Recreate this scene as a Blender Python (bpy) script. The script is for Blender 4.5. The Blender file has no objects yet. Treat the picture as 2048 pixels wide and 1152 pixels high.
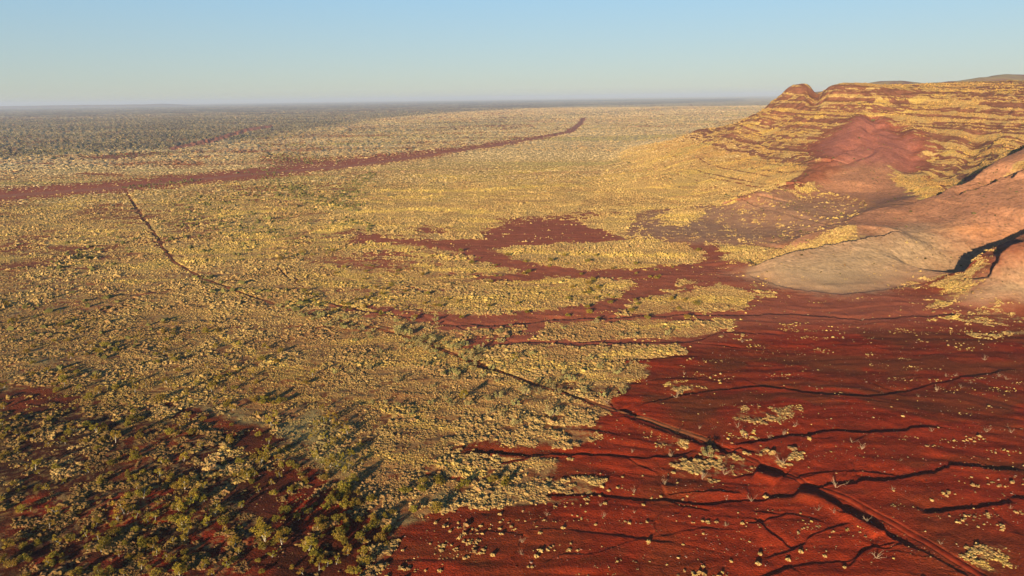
import bpy, math, random
import numpy as np
C = bpy.context.scene
R = math.radians
# ------------------------------------------------------------------ camera
H = 100.0; F = 1400.0; W2, H2 = 1024.0, 576.0
PITCH = 15.2; ROLL = -0.78
cam_d = bpy.data.cameras.new('camera'); cam = bpy.data.objects.new('camera', cam_d)
C.collection.objects.link(cam); C.camera = cam
cam_d.sensor_width = 36; cam_d.lens = F / 2048 * 36; cam_d.clip_start = 0.5; cam_d.clip_end = 90000
from mathutils import Matrix
MR = Matrix.Rotation(R(90 - PITCH), 4, 'X') @ Matrix.Rotation(R(ROLL), 4, 'Z')
cam.matrix_world = Matrix.Translation((0, 0, H)) @ MR
M3 = np.array(MR.to_3x3())
# ------------------------------------------------------------------ light
SUN_AZ, SUN_EL = 25.0, 10.5          # shadows fall towards this bearing (right of straight ahead)
w = bpy.data.worlds.new('World'); C.world = w; w.use_nodes = True
nt = w.node_tree; bg = nt.nodes['Background']
sky = nt.nodes.new('ShaderNodeTexSky'); sky.sky_type = 'NISHITA'; sky.sun_disc = False
sky.sun_elevation = R(SUN_EL); sky.sun_rotation = R(180 + SUN_AZ)
sky.altitude = 300; sky.air_density = 1.0; sky.dust_density = 0.15; sky.ozone_density = 1.6
gm = nt.nodes.new('ShaderNodeGamma'); gm.inputs[1].default_value = .35; nt.links.new(sky.outputs[0], gm.inputs[0])
tc = nt.nodes.new('ShaderNodeTexCoord'); sp = nt.nodes.new('ShaderNodeSeparateXYZ'); nt.links.new(tc.outputs['Generated'], sp.inputs[0])
cr = nt.nodes.new('ShaderNodeValToRGB'); nt.links.new(sp.outputs['Z'], cr.inputs[0])     # tint by elevation: whiter low down, blue above, darkened overhead to cut fill light
E = cr.color_ramp.elements
E[0].position = 0; E[0].color = (.38, .42, .43, 1); E[1].position = .122; E[1].color = (.31, .44, .55, 1)
for p_, c_ in ((.24, (.22, .46, .82)), (.37, (.115, .46, 1.25)), (.45, (.05, .10, .15)), (1.0, (.015, .03, .045))): e_ = E.new(p_); e_.color = (*c_, 1)
vm = nt.nodes.new('ShaderNodeVectorMath'); vm.operation = 'MULTIPLY'; nt.links.new(gm.outputs[0], vm.inputs[0]); nt.links.new(cr.outputs[0], vm.inputs[1])
vs = nt.nodes.new('ShaderNodeVectorMath'); vs.operation = 'SCALE'; vs.inputs['Scale'].default_value = 4.47; nt.links.new(vm.outputs[0], vs.inputs[0])
nt.links.new(vs.outputs[0], bg.inputs[0]); bg.inputs[1].default_value = 0.1
sd = bpy.data.lights.new('sun', 'SUN'); sd.energy = 5.0; sd.angle = R(0.5); sd.color = (1.0, 0.82, 0.55)
so = bpy.data.objects.new('sun', sd); C.collection.objects.link(so)
so.rotation_euler = (R(90 - SUN_EL), 0, R(-SUN_AZ)); so.location = (0, 0, 300)
C.view_settings.view_transform = 'Standard'; C.view_settings.look = 'None'
C.view_settings.exposure = 0.80; C.view_settings.gamma = 1
C.cycles.volume_bounces = 1; C.cycles.max_bounces = 5; C.cycles.diffuse_bounces = 2
rng = np.random.default_rng(7)
random.seed(7)
# ------------------------------------------------------------------ noise
def _h(ix, iy, seed):
    n = (ix.astype(np.int64) * 374761393 + iy.astype(np.int64) * 668265263 + seed * 1442695041) & 0xffffffff
    n = ((n ^ (n >> 13)) * 1274126177) & 0xffffffff
    n = ((n ^ (n >> 16)) * 2246822519) & 0xffffffff
    return ((n >> 8) & 0xffff) / 65535.0
def vn(x, y, seed=0):
    x0 = np.floor(x); y0 = np.floor(y); fx = x - x0; fy = y - y0
    fx = fx * fx * (3 - 2 * fx); fy = fy * fy * (3 - 2 * fy)
    a = _h(x0, y0, seed); b = _h(x0 + 1, y0, seed); c = _h(x0, y0 + 1, seed); d = _h(x0 + 1, y0 + 1, seed)
    return (a + (b - a) * fx) * (1 - fy) + (c + (d - c) * fx) * fy
def fbm(x, y, o=3, seed=0):
    s = 0; a = 0.5; t = 0
    for k in range(o):
        s = s + a * vn(x * 0.8 + y * 0.6 + 17.3 * k, y * 0.8 - x * 0.6 + 9.1 * k, seed + k); t += a
        x = x * 2.03; y = y * 2.03; a *= 0.55
    return s / t
def fbma(x, y, o=3, seed=0):     # keeps its axes (stretched noise)
    s = 0; a = 0.5; t = 0
    for k in range(o):
        s = s + a * vn(x + 17.3 * k, y + 9.1 * k, seed + k); t += a
        x = x * 2.1; y = y * 2.1; a *= 0.55
    return s / t
def ss(a, b, v):
    t = np.clip((v - a) / (b - a), 0, 1); return t * t * (3 - 2 * t)
# ------------------------------------------------------------------ pixel -> world (the photograph is 2048 x 1152)
def ray(px, py):
    d = M3 @ np.array([(px - W2) / F, -(py - H2) / F, -1.0])
    return d
CP = []
def cy(px, py, Y):
    d = ray(px, py); t = Y / d[1]; CP.append((d[0] * t, Y, H + d[2] * t))
def cz(px, py, z):
    d = ray(px, py); t = (z - H) / d[2]; CP.append((d[0] * t, d[1] * t, z))
def cw(x, y, z): CP.append((x, y, z))
# foot of the range
for p in [(1250,480),(1350,490),(1430,500),(1480,548),(1520,567),(1600,583),(1700,592),(1800,585),(1860,580),(1910,592),(1960,612),(2060,606),(2160,612),(2300,640),
          (1220,440),(1180,400),(1130,370),(1080,350),(1100,320),(1150,295),(1230,272),(1300,262),(1380,248),(1450,236),
          (1000,450),(1100,500),(1200,550),(1400,600),(1600,640),(1800,660),(2048,680),(1000,300),(900,400),(1500,800),(2000,800),(1000,700),(1500,1100),(2048,1100),(1000,1100),(2400,800)]:
    cz(p[0], p[1], 0)
for a in [(-300,300),(-300,900),(-500,1500),(0,600),(0,1200),(0,1800),(300,2000),(500,2600),(-500,2600),(1000,3400),(-800,3500),(2500,4200),(4000,4000),(0,30),(300,60),(-300,60),(600,150)]: cw(a[0],a[1],0)
# nose
cy(1300,400,690); cy(1300,350,860); cy(1300,312,1060); cy(1230,360,820)
cy(1400,440,575); cy(1400,400,690); cy(1400,330,860); cy(1400,290,1000); cy(1400,262,1150)
cy(1500,450,540); cy(1500,400,630); cy(1500,330,790); cy(1500,275,950); cy(1490,240,1100); cy(1535,212,1130)
cy(1600,420,560); cy(1600,330,730); cy(1600,270,860); cy(1590,220,980); cy(1570,187,1085); cy(1588,171,1090); cy(1612,171,1085)
cy(1633,181,1060); cy(1655,171,1020)
cy(1700,430,545); cy(1700,380,640); cy(1700,300,760); cy(1700,240,860); cy(1700,200,930); cy(1685,165,1000)
cy(1800,370,630); cy(1800,300,740); cy(1800,240,840); cy(1800,200,910); cy(1790,171,990)
cy(1900,345,640); cy(1900,300,710); cy(1900,240,810); cy(1900,200,880); cy(1890,175,960)
cy(2048,260,720); cy(2048,220,790); cy(2048,192,850); cy(2048,178,930)
cy(2250,260,700); cy(2250,200,800); cy(2250,178,900)
# behind the crest and the tableland
cw(330,1400,10); cw(250,1300,12); cw(430,1300,40); cw(540,1500,40); cw(600,1900,0); cw(1000,2700,30); cw(1500,3400,20); cw(480,1160,92)
cw(800,1400,108); cw(640,1200,109); cw(1200,1400,108); cw(1200,2100,107); cw(1900,2400,106); cw(2600,2400,106); cw(2000,1500,107); cw(1300,1000,108); cw(3500,2500,106)
# near spur: crest runs up to the right
for p in [(1560,497,438),(1650,462,462),(1740,428,490),(1820,405,500),(1900,388,508),(1980,345,520),(2048,308,530),(2160,260,545)]:
    cy(*p)
for p in [(1650,452,500),(1740,412,540),(1900,372,575),(1980,322,600),(2048,290,620)]: cy(*p)
cy(1850,440,465); cy(1950,420,450); cy(2048,400,445); cy(2160,380,440)
cy(1850,480,425); cy(1950,480,408); cy(2048,455,405)
# front mound
for p in [(1510,531,393),(1600,508,405),(1700,486,420),(1800,464,436)]: cy(*p)
cy(1600,548,378); cy(1700,540,382); cy(1800,530,388); cy(1880,540,375)
# right-hand mound
cy(1985,545,343); cy(2048,520,350); cy(2160,495,350); cy(1960,575,330); cy(2048,575,325)
cy(2048,487,392); cy(1960,522,375); cy(2160,455,395)
P = np.array(CP)
def phi(r2): return np.sqrt(r2 + 25.0 ** 2)
A = phi((P[:, None, 0] - P[None, :, 0]) ** 2 + (P[:, None, 1] - P[None, :, 1]) ** 2)
n = len(P); B = np.zeros((n + 1, n + 1)); B[:n, :n] = A - np.eye(n) * 1.5; B[:n, n] = 1; B[n, :n] = 1
wgt = np.linalg.solve(B, np.append(P[:, 2], 0))
def base_z(x, y):
    x = np.asarray(x, float); y = np.asarray(y, float); z = np.full(x.shape, wgt[n])
    for i in range(n):
        z = z + wgt[i] * np.sqrt((x - P[i, 0]) ** 2 + (y - P[i, 1]) ** 2 + 625.0)
    # only the range rises; the plain stays flat
    m = ss(0, 60, x - np.interp(y, [0,300,450,700,900,1200,1900,2600,4000], [100,60,60,60,90,150,330,800,1600]))
    m = m * ss(4200, 3400, y) * ss(5500, 4200, x)
    z = z * m
    return np.where(z > 0, z * z / (z + 1.0), 0)
def unproj(px, py):
    d = ray(px, py)
    if d[2] > -0.003: d = d.copy(); d[2] = -0.003
    t0 = 60.0 / np.hypot(d[0], d[1])
    ts = np.concatenate([np.arange(60, 1600, 4.0), np.geomspace(1600, 40000, 500)]) / np.hypot(d[0], d[1])
    x = d[0] * ts; y = d[1] * ts; zz = H + d[2] * ts; g = base_z(x, y)
    k = np.where(zz < g)[0]
    if len(k) == 0: return np.array([x[-1], y[-1]])
    k = k[0]
    if k == 0: return np.array([x[0], y[0]])
    a = zz[k - 1] - g[k - 1]; b = g[k] - zz[k]; f = a / max(a + b, 1e-6)
    return np.array([x[k - 1] + (x[k] - x[k - 1]) * f, y[k - 1] + (y[k] - y[k - 1]) * f])
def U(pts): return np.array([unproj(*p[:2]) for p in pts])
def smoothline(pts, wig=0.0, seed=0):
    q = U(pts)
    # Chaikin
    for _ in range(2):
        a = q[:-1] * 0.75 + q[1:] * 0.25; b = q[:-1] * 0.25 + q[1:] * 0.75
        q = np.vstack([q[:1], np.stack([a, b], 1).reshape(-1, 2), q[-1:]])
    if wig:
        # resample so that it can meander
        seg = np.hypot(*(q[1:] - q[:-1]).T); s = np.append(0, np.cumsum(seg)); m = int(min(160, max(8, s[-1] / 2.5)))
        t = np.linspace(0, s[-1], m); q = np.stack([np.interp(t, s, q[:, 0]), np.interp(t, s, q[:, 1])], 1)
        q[:, 0] += wig * (vn(t / 9, t * 0 + seed, 3) - .5) * 2; q[:, 1] += wig * (vn(t / 9, t * 0 + seed + 50, 4) - .5) * 2
    return q
def dline(x, y, L, reach, signed=False):
    """distance to a polyline, side (+ = far side) and position 0..1 along; only near its box"""
    D = np.full(x.shape, 1e9); T = np.zeros(x.shape)
    lo = L.min(0) - reach; hi = L.max(0) + reach
    m = np.where((x > lo[0]) & (x < hi[0]) & (y > lo[1]) & (y < hi[1]))[0]
    if len(m) == 0: return m, None, None
    k = len(L) - 1; best = np.full(len(m), 1e9); tt = np.zeros(len(m)); sg = np.ones(len(m)); xm = x[m]; ym = y[m]
    sx, sy = math.sin(R(SUN_AZ)), math.cos(R(SUN_AZ))
    for i in range(k):
        a = L[i]; b = L[i + 1]; lo2 = np.minimum(a, b) - reach; hi2 = np.maximum(a, b) + reach
        j = np.where((xm > lo2[0]) & (xm < hi2[0]) & (ym > lo2[1]) & (ym < hi2[1]))[0]
        if len(j) == 0: continue
        e = b - a; l2 = max(e @ e, 1e-9); u = np.clip(((xm[j] - a[0]) * e[0] + (ym[j] - a[1]) * e[1]) / l2, 0, 1)
        dd = np.hypot(xm[j] - a[0] - u * e[0], ym[j] - a[1] - u * e[1])
        c = dd < best[j]; jj = j[c]; best[jj] = dd[c]; tt[jj] = (i + u[c]) / k
        nx_, ny_ = -e[1], e[0]
        if nx_ * sx + ny_ * sy < 0: nx_, ny_ = -nx_, -ny_
        sg[jj] = np.where((xm[jj] - a[0]) * nx_ + (ym[jj] - a[1]) * ny_ >= 0, 1.0, -1.0)
    c = best < reach
    if signed: return m[c], best[c] * sg[c], tt[c]
    return m[c], best[c], tt[c]
def dpoly(x, y, Q, soft):
    """soft inside mask of a polygon"""
    out = np.zeros(x.shape); s = float(np.max(soft)) if np.ndim(soft) else soft
    lo = Q.min(0) - s; hi = Q.max(0) + s
    m = np.where((x > lo[0]) & (x < hi[0]) & (y > lo[1]) & (y < hi[1]))[0]
    if len(m) == 0: return out
    xm = x[m]; ym = y[m]; ins = np.zeros(len(m), bool); best = np.full(len(m), 1e18)
    for i in range(len(Q)):
        a = Q[i]; b = Q[(i + 1) % len(Q)]; e = b - a
        u = np.clip(((xm - a[0]) * e[0] + (ym - a[1]) * e[1]) / max(e @ e, 1e-9), 0, 1)
        best = np.minimum(best, (xm - a[0] - u * e[0]) ** 2 + (ym - a[1] - u * e[1]) ** 2)
        if abs(e[1]) > 1e-9:
            c = ((a[1] > ym) != (b[1] > ym)) & (xm < (b[0] - a[0]) * (ym - a[1]) / e[1] + a[0]); ins ^= c
    d = np.sqrt(best) * np.where(ins, 1, -1); sf = soft[m] if np.ndim(soft) else soft
    out[m] = ss(-1, 1, d / sf)
    return out
NX = ray(1634, 180) * 1045 / ray(1634, 180)[1]; KX = ray(1601, 172) * 1085 / ray(1601, 172)[1]
# ------------------------------------------------------------------ gullies, ridges, tracks: (photo points, width m, depth m, wiggle)
GUL = [
 ([(830,645),(870,652),(960,655),(1030,652),(1100,641),(1180,640),(1260,637),(1340,632),(1420,630),(1480,630),(1570,627),(1640,632),(1700,637),(1760,634),(1850,630),(1940,627),(2060,631)],2.0,1.6,.8),
 ([(980,690),(1080,688),(1180,688),(1300,689),(1330,688),(1370,685),(1430,668),(1500,665),(1600,671)],1.5,1.1,.8),
 ([(1370,687),(1430,692),(1470,697),(1570,699)],1.0,.6,.5),
 ([(650,607),(700,618),(760,630),(830,642)],1.6,.9,.8),
 ([(1250,818),(1330,796),(1400,785),(1460,777),(1530,775),(1580,783),(1640,792),(1760,792),(1800,785),(1850,770),(1900,760),(1960,750),(2060,733)],1.5,1.2,.6),
 ([(1210,728),(1260,722),(1330,718),(1400,712)],1.1,.8,.5),
 ([(1250,770),(1330,757),(1400,762),(1480,768)],.9,.5,.5),
 ([(920,900),(1000,905),(1100,905),(1200,908),(1250,912),(1330,912),(1380,905),(1405,890)],1.3,1.1,.5),
 ([(1450,887),(1540,886),(1570,875),(1620,865),(1700,866),(1800,860),(1900,854)],1.7,1.5,.4),
 ([(1060,990),(1180,987),(1300,1000),(1400,1005),(1500,1005),(1540,998),(1590,977)],1.1,1.0,.5),
 ([(1325,988),(1360,980),(1430,981),(1490,990)],1.2,.9,.3),
 ([(1590,975),(1700,969),(1760,960),(1850,948),(1920,930),(1990,940),(2070,935)],1.8,1.5,.5),
 ([(1600,955),(1660,940),(1720,938),(1800,950)],1.1,.7,.4),
 ([(1860,1032),(1950,1011),(2070,995)],2.0,1.6,.5),
 ([(1232,821),(1250,828),(1268,835)],2.2,2.0,.2),
 ([(1268,835),(1340,858),(1405,886)],.9,.8,.2),
 ([(1404,885),(1428,893),(1452,906)],2.4,2.0,.3),
 ([(1514,935),(1540,941),(1566,951)],2.6,2.2,.3),
 ([(1588,972),(1640,986),(1700,1018),(1735,1036),(1775,1060),(1830,1095)],1.9,1.9,1.0),
 ([(1830,1095),(1900,1130),(1960,1165)],1.0,.7,.3),
 ([(1520,1120),(1580,1085),(1640,1060),(1700,1045)],1.1,.7,.8),
 ([(1470,1152),(1560,1130),(1700,1110),(1780,1100)],1.0,.5,.8),
 ([(1690,1130),(1730,1095),(1790,1075)],1.1,.8,.6),
 ([(1050,1140),(1150,1105),(1250,1080),(1380,1060),(1520,1050)],.8,.35,.8),
 ([(940,1060),(1080,1050),(1250,1062),(1400,1085)],.7,.3,.8),
 ([(1500,1015),(1600,1030),(1660,1050)],.8,.45,.6),
 ([(900,710),(960,733),(1040,760),(1120,785),(1210,815)],1.1,1.0,.5),
 ([(1480,545),(1520,562),(1600,582),(1700,590),(1780,578),(1870,560),(1930,540),(1975,520)],2.5,1.5,.8),
 ([(1500,535),(1560,522),(1640,503),(1720,487),(1760,482),(1808,466)],9.0,9.0,1.0),
 ([(1560,497),(1640,466),(1690,448),(1745,426),(1800,412)],9.0,9.0,1.2),
 ([(1800,412),(1850,402),(1900,388),(1950,362),(2000,330),(2060,300),(2150,255)],10.0,12.0,1.5),
 ([(1910,398),(1980,380),(2010,355),(2060,332)],7.0,8.0,1.2),
 ([(2020,365),(2060,345),(2150,300)],8.0,8.0,1.0),
 ([(1930,540),(1970,520),(2010,500),(2060,478),(2150,440)],14.0,17.0,1.5),
 ([(1980,556),(1990,540),(2010,528),(2060,508)],5.0,6.0,1.2),
 ([(1870,542),(1900,532),(1940,525),(1962,512)],2.2,2.0,.5),
 ([(1745,225),(1752,250),(1740,275)],9,7,2.0),
 ([(1790,240),(1805,280),(1822,320),(1830,350)],12,6,2.0),
 ([(1860,290),(1880,330),(1900,365),(1925,385)],12,6,2.0),
 ([(1960,250),(1945,300),(1935,345),(1925,380)],12,6,2.0),
 ([(1450,400),(1520,420),(1620,440),(1700,445)],3,1.5,1.2),
 ([(1560,395),(1650,340),(1720,300)],8,3,1.5),
 ([(545,530),(590,560),(640,600)],.8,.3,1.2),
 ([(258,395),(278,424),(303,462),(325,497),(348,524)],1.2,.7,1.2),
]
RID = [   # spurs: width, height
 ([(1560,212),(1500,250),(1440,290),(1360,340),(1280,385)],28,6,2),
 ([(1480,240),(1400,280),(1300,335),(1220,375)],26,4,2),
 ([(1750,225),(1690,290),(1640,345),(1560,388),(1470,420)],26,8,2),
 ([(1830,250),(1790,300),(1740,350),(1690,385)],22,5,2),
 ([(1500,528),(1560,514),(1640,495),(1720,478),(1800,458)],9,2.0,0.5),
 ([(1560,489),(1640,458),(1690,441),(1745,419)],10,2.5,0.5),
 ([(1850,396),(1900,382),(1950,354),(2000,322),(2060,292)],14,3.5,0.5),
 ([(1940,548),(1985,536),(2060,515),(2150,490)],12,4,0.5),
 ([(1325,976),(1400,971),(1500,982)],3.0,.5,0),
 ([(1240,836),(1280,850),(1400,893),(1450,915)],1.6,.4,0),
 ([(1510,946),(1555,962)],2.0,.6,0),
 ([(1590,986),(1650,1005),(1720,1045),(1760,1072)],2.2,.6,0),
]
GL = [(smoothline(a, g * (2.0 if b < 3 else 1), i), b, c) for i, (a, b, c, g) in enumerate(GUL)]
_g = np.random.default_rng(21)
for (a_, b_, c_, g_), (L_, _, _) in list(zip(GUL, list(GL))):       # short feeder rills running into the larger ones
    if b_ >= 3 or a_[0][1] < 600: continue
    for _k in range(max(1, len(L_) // 14)):
        p_ = L_[int(_g.integers(2, len(L_) - 2))]; th = _g.uniform(.15, .9) * _g.choice([-1, 1]) + _g.choice([0, math.pi]); q_ = [p_]
        for _j in range(5): th += _g.normal(0, .25); q_.append(q_[-1] + np.array((math.cos(th), math.sin(th))) * _g.uniform(1.5, 3.2))
        GL.append((np.array(q_), _g.uniform(.4, .8), _g.uniform(.35, .8)))
RL = [(smoothline(a, g, 70 + i), b, c) for i, (a, b, c, g) in enumerate(RID)]
TRACK = smoothline([(250,378),(262,400),(280,425),(303,460),(330,500),(350,525),(400,552),(500,592),(600,625),(700,645),(790,668),(860,690),(920,714),(1000,744),(1100,779),(1200,812),(1300,840),(1400,872),(1475,905),(1540,932),(1600,958),(1700,997),(1800,1048),(1900,1105),(1990,1165)], .6, 33)
ROAD = U([(-120,403),(0,390),(120,381),(250,372),(380,358),(520,345),(700,330),(850,310),(950,296),(1050,280),(1130,264),(1153,250),(1163,236),(1172,236),(1165,250),(1146,266),(1130,269),(1050,284),(950,300),(850,313.5),(700,333.5),(520,349),(380,362.5),(250,377),(120,386),(0,396),(-120,409)])
ROAD2 = U([(335,297),(430,276),(500,256),(545,250.5),(545,255.5),(500,263),(430,285),(345,302)])
GLN = [([(985,506),(1100,504),(1180,512),(1300,508),(1400,513)],3.5),([(1130,566),(1180,569),(1250,576)],4),([(1010,566),(1080,562),(1150,564)],3),([(900,596),(1000,597),(1040,599)],2),([(1000,620),(1060,619),(1100,623)],2),([(1200,720),(1260,710),(1310,704),(1360,702)],3),([(1060,706),(1100,728),(1150,745),(1220,758)],2),
 ([(640,525),(700,548),(745,575),(790,603)],2.5),([(700,800),(780,815),(850,842),(925,868)],1.6),([(720,905),(800,915),(880,930),(980,950)],1.8),([(400,655),(480,690),(560,735),(640,760)],2),([(560,395),(640,405),(700,420)],4),([(1340,598),(1400,594),(1440,596)],3),([(620,470),(680,455),(700,440)],8),([(1000,545),(900,540),(820,528)],3),
 ([(730,480),(800,500),(880,515),(960,520)],3),([(600,600),(700,612),(800,640)],2),([(380,445),(470,425),(560,420)],5),([(700,425),(850,418),(980,425)],8),([(740,380),(900,385),(1100,372)],10),([(800,350),(950,355),(1150,335)],12),([(1240,650),(1330,655),(1400,650)],2)]
GLL = [(smoothline(a, 1.5, 500 + i), w_) for i, (a, w_) in enumerate(GLN)]
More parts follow.
